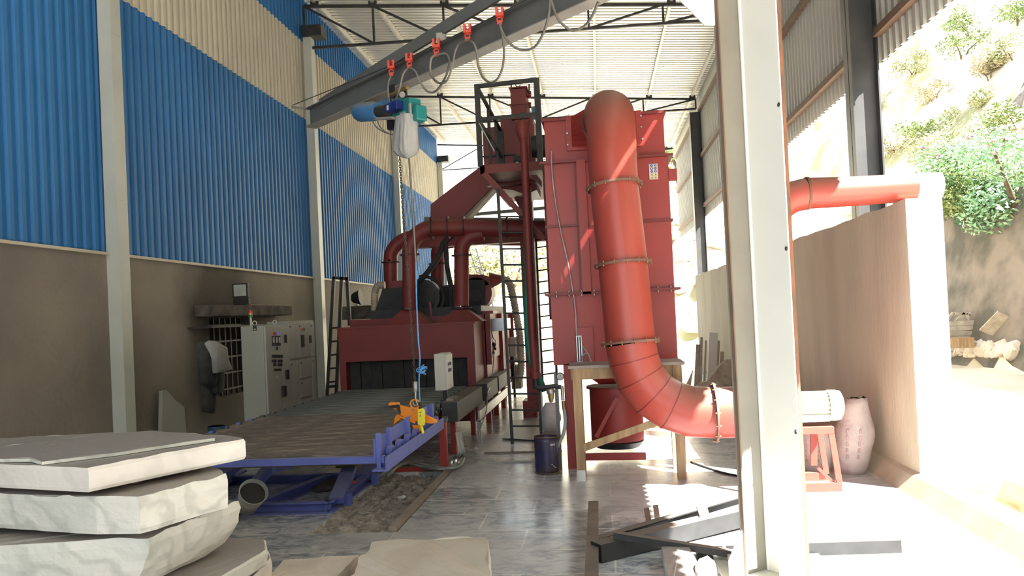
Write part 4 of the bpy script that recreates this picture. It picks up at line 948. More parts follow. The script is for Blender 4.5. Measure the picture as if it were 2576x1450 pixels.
# chain bag of grey cloth
bo = MB(); n = 44; rows = []
prof = [(293, 997, 1047), (310, 997, 1047), (335, 995, 1047), (360, 993, 1048), (378, 993, 1049), (388, 1000, 1045), (395, 1012, 1036), (398, 1020, 1029)]
for j, (py, xa_, xb_) in enumerate(prof):
    ca = PL((xa_+xb_)/2, py, .14); hw = (PL(xb_, py, .14)-PL(xa_, py, .14)).length/2*.66
    sq = lambda v_: math.copysign(abs(v_)**.6, v_)
    rows.append([ca+jd*sq(math.cos(2*math.pi*k/n))*hw*(.98+.1*noise.noise(V(k*.35, j*.6, 4)))+jn*sq(math.sin(2*math.pi*k/n))*hw*.8*(1+.30*noise.noise(V(k*.62, j*.35, 9))*min(1, j/2)) for k in range(n)])
bo.add([p for r_ in rows for p in r_], [(j*n+k, j*n+(k+1) % n, (j+1)*n+(k+1) % n, (j+1)*n+k) for j in range(len(rows)-1) for k in range(n)]+[tuple((len(rows)-1)*n+k for k in range(n))], True)
bo.build('chain_bag', M['bag_cloth'], t)
# chain, hook block, clamp
c0, c1 = PL(1005, 396, .05), None
HY = PL(1020, 300).y
c1 = P(1044, 962, Y=c0.y-.05)
t = thing('load_chain', 'rusty steel load chain hanging from the hoist', 'chain', c1)
q = MB(); n = int((c0-c1).length/.030); dd = (c0-c1).normalized(); sx = V(1, 0, 0); sy = dd.cross(sx).normalized()
for i in range(n):
    c = c1+dd*(i+.5)*.030*(c0-c1).length/(n*.030); s_ = sx if i % 2 else sy
    q.tube([c+dd*.024*math.cos(2*math.pi*k/8)+s_*.013*math.sin(2*math.pi*k/8) for k in range(9)], .0042, 4, cap=False)
q.build('chain_links', M['chain'], t)
t = thing('hook_block', 'steel bottom hook block at the end of the chain', 'hook', c1)
Yh = c1.y
MB().tube([P(1044, 960, Y=Yh), P(1044, 962, Y=Yh), P(1044, 985, Y=Yh), P(1045, 987, Y=Yh)], .03, 16, lambda k: .029 if .2 < k < .8 else .024).build('swivel_body', M['steel'], t)
MB().tube(spline([P(x, y, Y=Yh) for x, y in ((1045, 985), (1045, 1003), (1049, 1015), (1048, 1021), (1042, 1020), (1039, 1012))], 6), .012, 10, lambda k: .013-.006*k).build('hook', M['steel'], t)
tag(MB().tube([PL(1029, 396, .1), P(1040, 560, Y=Yh-.05), P(1046, 660, Y=Yh-.1)], .011, 8).build('pendant_cable', M['cable']), 'dark control cable dropping beside the load chain', 'cable')
t = thing('blue_rope', 'bright blue cord with a tangled knot above the yellow pendant', 'cord', P(1053, 1020, Y=Yh-.1))
MB().tube(spline([P(x, y, Y=Yh-.1) for x, y in ((1046, 660), (1048, 760), (1052, 850), (1056, 900), (1054, 960), (1056, 1012))], 5), .009, 8).build('cord', M['rope_blue'], t)
kn = P(1060, 930, Y=Yh-.1)
for i in range(7):
    random.seed(i); ph = random.random()*6; ax = V(random.uniform(-1, 1), random.uniform(-.6, .6), random.uniform(-1, 1)).normalized(); u = ax.orthogonal().normalized(); w_ = ax.cross(u); rr_ = random.uniform(.03, .06)
    MB().tube([kn+V(random.Random(i).uniform(-.02, .02), 0, random.Random(i+9).uniform(-.04, .03))+u*rr_*math.cos(k/3+ph)+w_*rr_*.8*math.sin(k/3+ph) for k in range(19)], .007, 6).build('knot_loop', M['rope_blue'], t)
Yc = Yh-.02
t = thing('lifting_clamp', 'orange slab lifting clamp hanging from the hook', 'clamp', P(1045, 1095, Y=Yc))
def cl(pp, name, dep=.03, y=Yc, m='orange'): return MB().prism(poly(pp, y), (0, dep, 0)).build(name, M[m], t, bevel=.004)
cl([(1006, 1020), (1030, 1026), (1048, 1026), (1062, 1040), (1100, 1058), (1098, 1065), (1085, 1067), (1060, 1062), (1040, 1060), (1008, 1046)], 'side_plate')
cl([(1006, 1020), (1030, 1026), (1048, 1026), (1062, 1040), (1100, 1058), (1098, 1065), (1085, 1067), (1060, 1062), (1040, 1060), (1008, 1046)], 'rear_side_plate', y=Yc+.09)
cl([(975, 1018), (980, 1013), (1001, 1014), (1003, 1024), (996, 1034)], 'upper_jaw_arm', .08, Yc+.02)
cl([(996, 1045), (1008, 1044), (1008, 1056), (998, 1062), (990, 1069), (992, 1055)], 'lower_jaw_arm', .08, Yc+.02)
cl([(978, 1022), (1000, 1019), (1006, 1024), (1008, 1040), (1003, 1042), (1000, 1028), (980, 1026)], 'jaw_pad', .06, Yc-.01, 'rubber')
cl([(1005, 1047), (1045, 1062), (1043, 1067), (1004, 1051)], 'link_bar', .02, Yc-.02)
cl([(1037, 1070), (1055, 1071), (1058, 1085), (1050, 1093), (1042, 1100)], 'cam_jaw', .07, Yc+.01)
q = MB(); rc = P(1044, 1017, Y=Yc+.03); q.tube([rc+V(.055*math.cos(k*.3), 0, .05*math.sin(k*.3)) for k in range(22)], .011, 8); q.build('lifting_ring', M['orange'], t)
for x, y in ((1039, 1031), (1033, 1047), (1091, 1062), (1048, 1085)):
    c = P(x, y, Y=Yc); MB().cyl(c, c+V(0, -.02, 0), .011, seg=6).build('bolt', M['steel'], t)
t = thing('control_pendant', 'yellow hoist control pendant hanging in front of the orange clamp', 'pendant', P(1060, 1092, Y=Yc-.1))
MB().prism(poly([(1050, 1031), (1062, 1028), (1067, 1034), (1068, 1068), (1064, 1073), (1053, 1072), (1050, 1066)], Yc-.14), (0, .05, 0)).build('case', M['yellow'], t, bevel=.008)
MB().cyl(P(1059, 1070, Y=Yc-.11), P(1064, 1091, Y=Yc-.11), .021, .017, seg=14).build('grip', M['yellow'], t)
MB().cyl(P(1056, 1012, Y=Yc-.11), P(1058, 1030, Y=Yc-.11), .012, .018, seg=10).build('cable_gland', M['rubber'], t)
for y in (1038, 1047): MB().cyl(P(1057, y, Y=Yc-.14), P(1057, y, Y=Yc-.15), .007, seg=8).build('button', M['black'], t)

# ================================================================== LEFT SIDE THINGS
CX = -5.30
cy0 = P(669, 900, X=CX).y; cy1 = P(732, 900, X=CX).y; cy2 = P(796, 900, X=CX).y; cbx = P(608, 900, Y=cy0).x
t = thing('control_cabinet', 'grey-green control cabinet with rows of switches and a signal lamp', 'cabinet', (-5.5, (cy0+cy1)/2, 0))
MB().box((cbx, cy0, .05), (CX-.03, cy1-.01, 2.02)).build('enclosure', M['cabinet'], t, bevel=.008)
MB().box((CX-.03, cy0+.02, .12), (CX, cy0+(cy1-cy0)*.62, 2.0)).build('door', M['cabinet_door'], t, bevel=.004)
MB().box((CX-.03, cy0+(cy1-cy0)*.63, .12), (CX, cy1-.03, 2.0)).build('door', M['cabinet_door'], t, bevel=.004)
def onface(px, py): return P(px, py, X=CX)
def fb(x, y, w, h, name, m, d=.02):
    c = onface(x, y); return MB().box((CX, c.y-w/2, c.z-h/2), (CX+d, c.y+w/2, c.z+h/2)).build(name, M[m], t)
M['lamp_red'] = mat('lamp_red', (.7, .03, .02), .3); M['lamp_amber'] = mat('lamp_amber', (.7, .3, .03), .3)
M['lamp_blue'] = mat('lamp_blue', (.05, .08, .8), .3)
b_ = M['lamp_blue'].node_tree.nodes['Principled BSDF']; b_.inputs['Emission Color'].default_value = (.1, .15, 1, 1); b_.inputs['Emission Strength'].default_value = .6
M['lamp_green'] = mat('lamp_green', (.02, .25, .06), .3)
for x, mm_ in ((688.6, 'lamp_red'), (693.3, 'lamp_amber'), (698, 'lamp_blue')):
    fb(x, 840, .045, .045, 'indicator_lamp', mm_)
for x in (686.5, 694.5, 701.5): fb(x, 858, .085, .16, 'meter', 'black', .012); fb(x, 856, .06, .09, 'meter_face', 'white', .014)
fb(695.6, 877, .03, .06, 'key_switch', 'black')
for k in range(7): fb(684+k*4, 897, .024, .05, 'switch_knob', 'black')
for k in range(6): fb(684+k*4.1+(3 if k > 2 else 0), 909, .024, .045, 'switch_knob', 'black')
for k in range(5): fb(688+k*4+(3 if k > 1 else 0), 918, .026, .05, 'switch_knob', 'black')
for k in range(5): fb(689+k*3.8, 931, .024, .04, 'switch_knob', 'black')
fb(711, 985, .11, .18, 'main_handle', 'black', .05)
fb(697, 949, .06, .04, 'name_plate', 'white', .004)
fb(717.5, 853, .10, .14, 'meter', 'black', .012); fb(721, 943, .10, .16, 'breaker_handle', 'black', .03)
c = P(634, 816, Y=13.0); MB().cyl((-5.58, cy0+.12, 2.02), (-5.58, cy0+.12, 2.16), .018, seg=10).build('lamp_stem', M['beige_box'], t)
for z, mm_ in ((2.16, 'lamp_green'), (2.20, 'lamp_amber'), (2.24, 'lamp_red')): MB().cyl((-5.58, cy0+.12, z), (-5.58, cy0+.12, z+.036), .032, seg=14).build('signal_lamp', M[mm_], t)
for x, y in ((-5.50, cy0+.08), (-5.45, cy0+.75)):
    q = MB(); q.tube([V(x+.035*math.cos(k*.5), y, 2.065+.035*math.sin(k*.5)) for k in range(14)], .008, 6); q.build('lifting_eye', M['beige_box'], t)
a = P(641, 826, Y=cy0-.005); yl = cy0-.002; MB().box((a.x-.03, yl-.004, a.z-.05), (a.x+.03, yl+.003, a.z+.045)).build('warning_label', M['black'], t)
MB().prism([(a.x-.02, yl-.005, a.z-.01), (a.x+.02, yl-.005, a.z-.01), (a.x, yl-.005, a.z-.035)], (0, -.002, 0)).build('label_arrow', M['white'], t)
MB().box((a.x-.03, yl-.007, a.z-.05), (a.x+.03, yl-.004, a.z-.04)).build('label_stripe', M['sign_yellow'], t)
for k, (ya, yb, lab) in enumerate(((cy1, cy2, 'steel distribution panel with many small doors by the left column'),)):
    k = 1; sy = (cy2-cy1)/1.05
    t = thing('distribution_panel', lab, 'cabinet', (-5.5, (ya+yb)/2, 0))
    ht = 2.08
    MB().box((cbx, ya, .05), (CX-.03, yb, ht)).build('enclosure', M['cabinet'], t)
    if k == 0:
        MB().box((CX-.03, ya+.02, .12), (CX-.01, yb-.02, ht-.03)).build('door', M['cabinet_door'], t, bevel=.004)
        MB().box((CX-.01, ya+.12, 1.62), (CX, ya+.25, 1.80)).build('meter', M['black'], t)
        MB().box((CX-.01, ya+.15, 1.13), (CX+.01, ya+.25, 1.32)).build('handle', M['black'], t)
    else:
        for (y_, z_, w_, h_) in ((0, 1.42, .36, .62), (.38, 1.42, .48, .62), (.88, 1.42, .17, .62), (0, .12, .36, 1.26), (.38, 1.05, .48, .33), (.38, .70, .48, .32), (.38, .12, .48, .55), (.88, .12, .17, 1.26)):
            y_ *= sy; w_ *= sy
            d_ = MB().box((CX-.03, ya+y_, z_), (CX-.012, ya+y_+w_-.01, z_+h_)).build('door', M['cabinet_door'], t, bevel=.003)
            MB().cyl((CX-.012, ya+y_+.03, z_+h_-.06), (CX, ya+y_+.03, z_+h_-.06), .012, seg=8).build('lock', M['black'], d_)
        MB().box((CX-.012, ya+.52, 1.60), (CX, ya+.66, 1.82)).build('meter', M['black'], t)
        MB().box((CX-.012, ya+.92, 1.66), (CX, ya+1.02, 1.80)).build('meter', M['black'], t)
        MB().cyl((CX-.012, ya+.6, 1.92), (CX+.005, ya+.6, 1.92), .02).build('indicator_lamp', M['lamp_red'], t); MB().cyl((CX-.012, ya+.68, 1.92), (CX+.005, ya+.68, 1.92), .02).build('indicator_lamp', M['lamp_green'], t)
        MB().box((CX-.012, ya+.6, .38), (CX+.03, ya+.72, .46)).build('breaker_handle', M['black'], t)
# lintel shelf with floodlight
a = P(494, 785, X=-6.85); lx = P(735, 780, X=-6.55)
t = thing('concrete_lintel', 'sooty concrete lintel projecting over the barred window', 'lintel', (-6.65, 14.6, 2.2), kind='structure')
q = MB(); q.box((-6.9, a.y, 2.22), (-6.55, lx.y, 2.42)); q.build('slab', M['lintel'], t, bevel=.02)
tag(MB().box((-6.85, a.y+1.3, 2.424), (-6.57, lx.y-.1, 2.44)).build('board', M['wood_grey']), 'thin board lying on the concrete lintel', 'board')
def flood(label, pxs, Y, glass=True):
    (xa_, ya_), (xb_, yb_) = pxs; a, b = P(xa_, yb_, Y=Y), P(xb_, ya_, Y=Y); w_, h_ = b.x-a.x, b.z-a.z
    t = thing('floodlight', label, 'lamp', V((a.x+b.x)/2, Y, a.z))
    MB().box((a.x, Y, a.z+h_*.32), (b.x, Y+.10, b.z)).build('housing', M['black'], t, bevel=.006)
    MB().box((a.x+w_*.1, Y-.006, a.z+h_*.40), (b.x-w_*.1, Y, b.z-h_*.07)).build('glass', M['glass_grey'], t)
    MB().box((a.x, Y+.02, a.z), (b.x, Y+.12, a.z+h_*.30)).build('ballast_box', M['black'], t, bevel=.006)
    return t
flood('black floodlight with a square grey glass on the concrete lintel', ((586, 712), (622, 768)), 14.0)
t = thing('floodlight', 'round-backed black floodlight on the ledge behind the lattice frame', 'lamp', P(897, 772, Y=19.3))
MB().tube([P(886, 750, Y=19.3), P(891, 750, Y=19.3), P(902, 749, Y=19.3), P(908, 748, Y=19.3)], .2, 20, lambda k: .10+.11*k).build('reflector', M['black'], t)
MB().box((P(894, 765, Y=19.3).x, 19.25, P(894, 772, Y=19.3).z), (P(901, 765, Y=19.3).x, 19.35, P(894, 758, Y=19.3).z)).build('bracket', M['white'], t)
a, b = P(858, 772, Y=19.0), P(936, 802, Y=19.0)
tag(MB().box((a.x, 19.0, b.z), (b.x, 19.9, a.z)).build('ledge', M['lintel']), 'dark concrete ledge behind the lattice frame', 'ledge', kind='structure')
# lattice frame
t = thing('lattice_rack', 'tall black ladder-like steel frame leaning beside the machine', 'frame', P(835, 1005, Y=16.6))
Yf = 16.6
for p0, p1, nm in (((840, 698), (823, 1008), 'front_stile'), ((860, 698), (846, 1004), 'front_stile'), ((873, 698), (880, 820), 'rear_stile')):
    MB().beam(P(*p0, Y=Yf), P(*p1, Y=Yf), .07, .06).build(nm, M['black_steel'], t)
MB().beam(P(838, 699, Y=Yf), P(876, 702, Y=Yf), .06, .06).build('top_bar', M['black_steel'], t)
for k in range(6): MB().beam(P(836-k*2.2, 826+k*34, Y=Yf), P(853-k*1.5, 824+k*34, Y=Yf), .04, .04).build('rung', M['black_steel'], t)
MB().beam(P(824, 974, Y=Yf), P(852, 971, Y=Yf), .05, .06).build('foot_bar', M['black_steel'], t)
# hung clothes
def cloth(name, label, pp, X, dep, m, seed, cat):
    base = [P(x, y, X=X) for x, y in pp]; q = MB(); c = sum(base, V(0, 0, 0))/len(base)
    n = len(base); rings = [(1.0, 0.0), (1.02, dep*.35), (.9, dep*.85), (.55, dep*1.1)]
    vs = []
    for s_, d_ in rings:
        for k, p in enumerate(base):
            w_ = noise.noise(p*7+V(seed, d_*10, 0))*.04
            vs.append(V(X-.03+d_+w_*(d_ > 0), c.y+(p.y-c.y)*s_+w_*.5, c.z+(p.z-c.z)*(s_*.5+.5 if s_ < 1 else 1)))
    fs = [(j*n+k, j*n+(k+1) % n, (j+1)*n+(k+1) % n, (j+1)*n+k) for j in range(len(rings)-1) for k in range(n)]
    fs.append(tuple((len(rings)-1)*n+k for k in range(n)))
    q.add(vs, fs, True); return tag(q.build(name, M[m]), label, cat)
cloth('hanging_trousers', 'dark brown work trousers hanging lowest on the left wall', [(508, 955), (530, 955), (538, 990), (535, 1040), (512, 1036), (509, 990)], -6.78, .10, 'cloth_brown', 1, 'trousers')
cloth('hanging_jacket', 'dark grey jacket hanging left of the white shirt', [(499, 862), (512, 860), (522, 880), (530, 905), (538, 945), (538, 975), (505, 965), (498, 900)], -6.62, .13, 'cloth_dark', 2, 'jacket')
cloth('hanging_cap_trousers', 'short black garment hanging below the white shirt', [(538, 930), (562, 935), (562, 985), (545, 995), (538, 985)], -6.66, .08, 'cloth_dark', 4, 'garment')
cloth('hanging_shirt', 'dusty white shirt hanging on the window bars', [(518, 864), (528, 857), (548, 862), (562, 875), (570, 905), (577, 930), (558, 938), (538, 940), (532, 900)], -6.50, .12, 'cloth_white', 3, 'shirt')
tag(MB().box((-6.89, 12.6, 2.02), (-6.45, 14.9, 2.05)).build('clothes_rail', M['black_steel']), 'thin dark rail over the window where the clothes hang', 'rail')
# marble offcut leaning on the left wall and barrel
q = MB(); pp = [(397, 1110), (400, 985), (410, 982), (435, 1010), (455, 1025), (462, 1110)]
q.prism([P(x, y, X=-6.75) for x, y in pp], (.06, 0, 0)); tag(q.build('leaning_slab', M['cabinet']), 'pale marble offcut leaning against the left wall', 'slab')
c = P(546, 1100, Y=9.3)
t = thing('paint_barrel', 'small teal-blue barrel behind the marble stack', 'barrel', V(c.x, c.y, 0))
rb_ = (P(566, 1080, Y=9.3)-P(527, 1080, Y=9.3)).length/2; zt = P(546, 1072, Y=9.3).z
MB().cyl((c.x, c.y, 0), (c.x, c.y, zt), rb_, seg=24).build('drum', M['barrel_blue'], t)
ring(MB(), (c.x, c.y, zt-.01), (0, 0, 1), rb_, .02, .008).build('rim', M['barrel_blue'], t)
# bucket lying under the rollers
bc = P(618, 1272, Z=.16); t = thing('bucket', 'tilted dusty bucket lying inside the blue floor frame', 'bucket', V(bc.x, bc.y, 0))
m0 = V(bc.x-.03, bc.y+.08, .13); m1 = P(638, 1238, Y=bc.y-.1)
q = MB(); q.tube([m0, m1], .13, 24, lambda k: .10+.04*k, cap=False); q.f.append(tuple(range(24))); q.sm.append(False)
o = q.build('shell', M['hose_grey'], t); solid(o, .008)
ring(MB(), m1, m1-m0, .138, .012, .008).data if False else None
q = MB(); d = (m1-m0).normalized(); u = d.orthogonal().normalized(); w_ = d.cross(u)
q.tube([m1+(u*math.cos(k*.2618)+w_*math.sin(k*.2618))*.142 for k in range(25)], .007, 6); q.build('rim', M['hose_grey'], t)
mm2 = m0.lerp(m1, .86); MB().cyl(mm2-d*.004, mm2, .128, seg=24).build('shade_disc', M['rubber'], t)  # dark disc added inside to stand for the shade in the bucket

# ================================================================== TABLE AND FLOOR THINGS NEAR THE COLLECTOR
t = thing('wooden_table', 'rough wooden work table with a diagonal brace under the big duct', 'table', (.28, 9.65, 0))
ty0, ty1, tx0, tx1, tz = 9.35, 10.0, -.36, .93, 1.33
MB().box((tx0-.03, ty0-.02, tz), (tx1+.04, ty1+.02, tz+.035)).build('tabletop', M['wood_top'], t, bevel=.004)
MB().box((tx0, ty0, tz-.13), (tx1, ty0+.04, tz)).build('front_apron', M['wood'], t)
MB().box((tx0, ty0+.04, tz-.13), (tx0+.04, ty1, tz)).build('side_apron', M['wood'], t)
for x in (tx0+.02, tx1-.10):
    for y in (ty0-.01, ty1-.09):
        MB().box((x, y, 0), (x+.095, y+.09, tz)).build('leg', M['wood'], t)
MB().beam(P(1466, 1128, Y=ty0), P(1650, 1063, Y=ty0), .03, .085).build('diagonal_brace', M['wood'], t)
MB().box((tx0+.018, ty0-.014, 0), (tx0+.117, ty0+.09, .13)).build('painted_foot', M['white'], t)
# steel pail
c = P(1376, 1188, Z=0); c = V(P(1376, 1194, Z=0).x, 9.9, 0)
rb_ = .148; zt = P(1373, 1098, Y=9.9).z
t = thing('steel_pail', 'dented dark blue steel drum standing beside the red collector leg', 'drum', c)
q = MB(); n = 28; rows = []
for j in range(9):
    z = zt*j/8; rows.append([V(c.x+math.cos(2*math.pi*k/n)*rb_*(1+.04*noise.noise(V(k*.5, j*.8, 1))), c.y+math.sin(2*math.pi*k/n)*rb_*(1+.04*noise.noise(V(k*.5, j*.8, 1))), z) for k in range(n)])
q.add([p for r_ in rows for p in r_], [(j*n+k, j*n+(k+1) % n, (j+1)*n+(k+1) % n, (j+1)*n+k) for j in range(8) for k in range(n)]+[tuple(range(n))], True)
solid(q.build('shell', M['drum_blue'], t), .004)
MB().cyl((c.x, c.y, zt-.07), (c.x, c.y, zt-.06), rb_*.97, seg=24).build('contents', M['rust'], t)
for z in (zt, .012):
    q = MB(); q.tube([V(c.x+rb_*math.cos(k*.2618), c.y+rb_*math.sin(k*.2618), z) for k in range(25)], .007, 6); q.build('rolled_rim', M['rust'], t)
for k in range(3):
    p = V(c.x+math.cos(R(-62+k*9))*(rb_+.002), c.y+math.sin(R(-62+k*9))*(rb_+.002), zt-.1); MB().box((p.x-.007, p.y-.004, p.z), (p.x+.006, p.y+.002, p.z+.022)).build('print_mark', M['white'], t)
    p = V(p.x, p.y, .12-.02*k); MB().box((p.x-.012, p.y-.004, p.z), (p.x+.012, p.y+.002, p.z+.01)).build('print_mark', M['white'], t)
# air service unit
Ya = 10.05
t = thing('air_service_unit', 'compressed air filter and round pressure gauge on a perforated steel strut', 'air regulator', P(1402, 1180, Y=Ya))
a, b = P(1397, 940, Y=Ya), P(1404, 1100, Y=Ya)
q = MB().box((a.x-.02, Ya, 0), (a.x+.03, Ya+.02, a.z)); q.build('perforated_strut', M['beam_grey'], t)
for k in range(22): MB().cyl((a.x+.005, Ya-.002, b.z+.04+k*.036), (a.x+.005, Ya+.001, b.z+.04+k*.036), .006, seg=8).build('strut_hole', M['black'], t)
gc = P(1409, 948, Y=Ya-.03); g_ = MB().cyl(gc+V(0, .03, 0), gc, .05, seg=24).build('pressure_gauge', M['black'], t)
MB().cyl(gc, gc+V(0, -.004, 0), .041, seg=24).build('dial', M['white'], g_); MB().beam(gc+V(-.006, -.006, -.03), gc+V(.008, -.006, .03), .004, .004).build('needle', M['black'], g_)
MB().tube([P(x, y, Y=Ya) for x, y in ((1370, 975), (1395, 972), (1412, 975))], .028, 12).build('pipe_body', M['dusty_black'], t)
MB().cyl(P(1384, 980, Y=Ya-.04), P(1386, 990, Y=Ya-.04), .052, seg=18).build('filter_collar', M['steel'], t)
MB().tube([P(x, y, Y=Ya-.04) for x, y in ((1386, 989), (1386, 1000), (1387, 1012))], .04, 16, lambda k: .042-.018*k*k).build('filter_bowl', M['brass'], t)
MB().tube([P(x, y, Y=Ya-.03) for x, y in ((1413, 972), (1415, 985), (1416, 1008))], .022, 12).build('valve_body', M['steel'], t)
MB().cyl(P(1417, 1009, Y=Ya-.03), P(1419, 1030, Y=Ya-.03), .024, seg=8).build('brass_coupling', M['brass'], t)
MB().tube(spline([P(x, y, Y=Ya-.03) for x, y in ((1419, 1028), (1422, 1060), (1418, 1090), (1408, 1112), (1403, 1125))], 6), .022, 10).build('outlet_hose', M['hose_grey'], t)
# grey floor plate and white bag behind the ladder
tag(MB().add([P(1283, 1058, Z=.03), P(1400, 1055, Z=.03), P(1402, 1110, Z=.03), P(1262, 1103, Z=.03)], [(0, 1, 2, 3)]).build('floor_sheet', M['cabinet']), 'smooth grey sheet lying on the floor behind the ladder', 'sheet')
solid(bpy.data.objects['floor_sheet'], .01)
def sack(label, c, size, m, seed, name='sack', tilt=0, cat='sack', neck=True, group=None, prints=0):
    t = thing(name, label, cat, V(c[0], c[1], c[2]), group)
    w_, d_, h_ = size; n = 20; rows = []; J = 12
    for j in range(J+1):
        k = j/J; s_ = (.80+.35*math.sin(min(1, k*1.5)*math.pi*.5)) if k < .6 else (1.12-(k-.6)*1.35 if neck else 1.1-(k-.6)*.6)
        if j == 0: s_ = .75
        rows.append([V(c[0]+math.cos(2*math.pi*i/n)*w_/2*s_*(1+.14*noise.noise(V(i*.6+seed, j*.45, seed)))+tilt*k*h_, c[1]+math.sin(2*math.pi*i/n)*d_/2*s_*(1+.14*noise.noise(V(i*.6, j*.45+seed, 3))), c[2]+h_*k*(1+.06*noise.noise(V(i*.8, seed, 0))*(k > .6))) for i in range(n)])
    q = MB(); q.add([p for r_ in rows for p in r_], [(j*n+i, j*n+(i+1) % n, (j+1)*n+(i+1) % n, (j+1)*n+i) for j in range(J) for i in range(n)]+[tuple(range(n)), tuple(J*n+i for i in range(n))], True)
    q.build('sack_body', M[m], t)
    for k in range(prints):
        an = R(-112+k*26); q = MB()
        for j in range(3, 8):
            r_ = 1.0; p = rows[j][int((an/(2*math.pi)*n) % n)]; q.box((p.x-.012, p.y-.010, p.z-h_*.025), (p.x+.012, p.y-.002, p.z+h_*.025))
        q.build('printed_lettering', M['sack_print'], t)
    return t
sack('tall crumpled white sack with red print by the concrete screen wall', (2.82, 9.45, 0), (.37, .32, .86), 'sack', 2, tilt=.10, prints=2, group='sacks behind the fan')
sack('white printed sack directly behind the fan stand leg', (2.42, 9.55, 0), (.40, .36, .66), 'sack', 5, prints=2, group='sacks behind the fan')
sack('white sack half hidden between the fan stand and the column', (2.04, 9.75, 0), (.38, .36, .62), 'sack', 8, prints=1, group='sacks behind the fan')
sk = [('low tan sack at the left of the far heap', (1.98, 14.6, 0), (.75, .6, .62)), ('tan sack in front of the far heap above the duct', (2.45, 13.9, 0), (.8, .7, .5)), ('crumpled tan sack on top of the far heap', (2.55, 15.0, .35), (.95, .8, .62)), ('tan sack against the wall at the right of the far heap', (2.75, 13.6, 0), (.55, .6, .85)), ('grey tan sack in the middle of the far heap', (2.3, 14.9, .3), (.7, .6, .5))]
for i, (lb, c, s_) in enumerate(sk): sack(lb, c, s_, 'sack_tan', 11+i*3, name='dusty_sack', neck=i % 2 == 0, group='heap of dusty sacks')
# planks and offcuts leaning on the screen wall
pk = [(1757, 868, 1752, 975, 'grey'), (1765, 850, 1762, 972, 'pale'), (1776, 858, 1772, 960, 'thin pale'), (1795, 838, 1790, 960, 'wide pale'), (1806, 858, 1800, 960, 'tan'), (1817, 886, 1812, 960, 'short'), (1742, 895, 1730, 975, 'short grey'), (1736, 890, 1712, 985, 'leaning grey')]
wd2 = [.10, .05, .04, .18, .09, .08, .10, .05]
for i, (x0_, y0_, x1_, y1_, k) in enumerate(pk):
    a = P(x0_, y0_, Y=17.0 if i < 6 else 15.6); b = P(x1_, y1_, Y=16.6 if i < 6 else 15.2)
    b.z = max(.02, b.z)
    o = MB().beam(b, a, wd2[i], .03, upv=(0, 1, 0)).build('leaning_board', M['wood_grey' if i != 3 else 'beige_box'])
    tag(o, k+' board leaning upright, '+['at the left edge of the far heap', 'left of the wide pale one', 'thinnest beside the wide one', 'broadest behind the sacks', 'with a tan edge, right of the broad one', 'rightmost behind the sacks', 'left of the heap by the collector', 'slanting beside the collector edge'][i], 'board', 'boards behind the sacks')
# crate and far clutter seen between the ladders
t = thing('grey_locker', 'grey control locker seen behind the first ladder', 'cabinet', (-1.6, 19, 0))
a, b = P(1281, 850, Y=19), P(1297, 897, Y=19)
MB().box((a.x, 19, b.z), (b.x, 19.4, a.z)).build('enclosure', M['cabinet'], t)
MB().box((b.x, 19.02, b.z), (P(1309, 870, Y=19).x, 19.38, a.z)).build('door', M['white'], t)
MB().box((a.x+.03, 19.1, 0), (a.x+.08, 19.2, b.z)).build('post', M['black'], t)
a, b = P(1284, 905, Y=19.5), P(1310, 948, Y=19.5)
tag(MB().box((a.x, 19.5, max(0, b.z-.3)), (b.x, 20, b.z+.28)).build('tan_carton', M['wood_grey']), 'tan carton behind the black ladder', 'carton')
t = thing('white_motor', 'small black and white motor on the carton behind the ladder', 'motor', P(1300, 905, Y=19.6))
MB().cyl(P(1287, 900, Y=19.55), P(1295, 898, Y=19.55), .09, seg=14).build('motor_body', M['black'], t)
MB().box(P(1296, 912, Y=19.5), P(1308, 896, Y=19.7)).build('terminal_box', M['white'], t)

# ---- steel pieces in the right foreground
def plank(a, b, w_, h_, name, m, label, cat, group=None, sect=None):
    return tag(MB().beam(a, b, w_, h_, sect=sect).build(name, M[m]), label, cat, group)
ang = lambda w_, h_: [(-w_/2,-h_/2),(-w_/2+.01,-h_/2),(-w_/2+.01,h_/2-.01),(w_/2,h_/2-.01),(w_/2,h_/2),(-w_/2,h_/2)]
fa = P(1493, 1266, Z=.1); fb_ = P(1492, 1450, Z=.1); fb_.x = fa.x; fb_.y = 5.2
plank(V(fa.x+.0, fb_.y, .06), V(fa.x, fa.y, .06), .10, .12, 'floor_angle', 'rail_brown', 'long brown steel angle lying on the floor along the walkway', 'steel angle', 'loose steel sections', ang(.10, .12))
a = P(1500, 1388, Z=.08); b = P(1905, 1290, Z=.10)
plank(V(a.x, a.y, .075), V(b.x, b.y, .10), .14, .145, 'box_beam', 'dusty_black', 'thick black box beam slanting across the floor to the column', 'steel beam', 'loose steel sections')
a = P(1500, 1352, Z=.1); b = P(1905, 1258, Z=.12)
plank(V(a.x, a.y, .05), V(b.x, b.y, .16), .06, .08, 'steel_angle', 'dusty_black', 'slender black angle lying behind the thick box beam', 'steel angle', 'loose steel sections', ang(.09, .09))
a = P(1752, 1388, Z=.05); b = P(2262, 1372, Z=.05)
plank(V(a.x, a.y, .05), V(b.x, b.y, .05), .09, .10, 'steel_channel', 'dusty_black', 'dusty black channel passing behind the foot of the column', 'steel channel', 'loose steel sections')
a = P(1545, 1352, Z=.2); b = P(1860, 1400, Z=.05)
plank(V(a.x, a.y+.1, .19), V(b.x, b.y, .06), .07, .05, 'flat_bar', 'dusty_black', 'flat black bar crossing under the thick box beam', 'steel bar', 'loose steel sections')
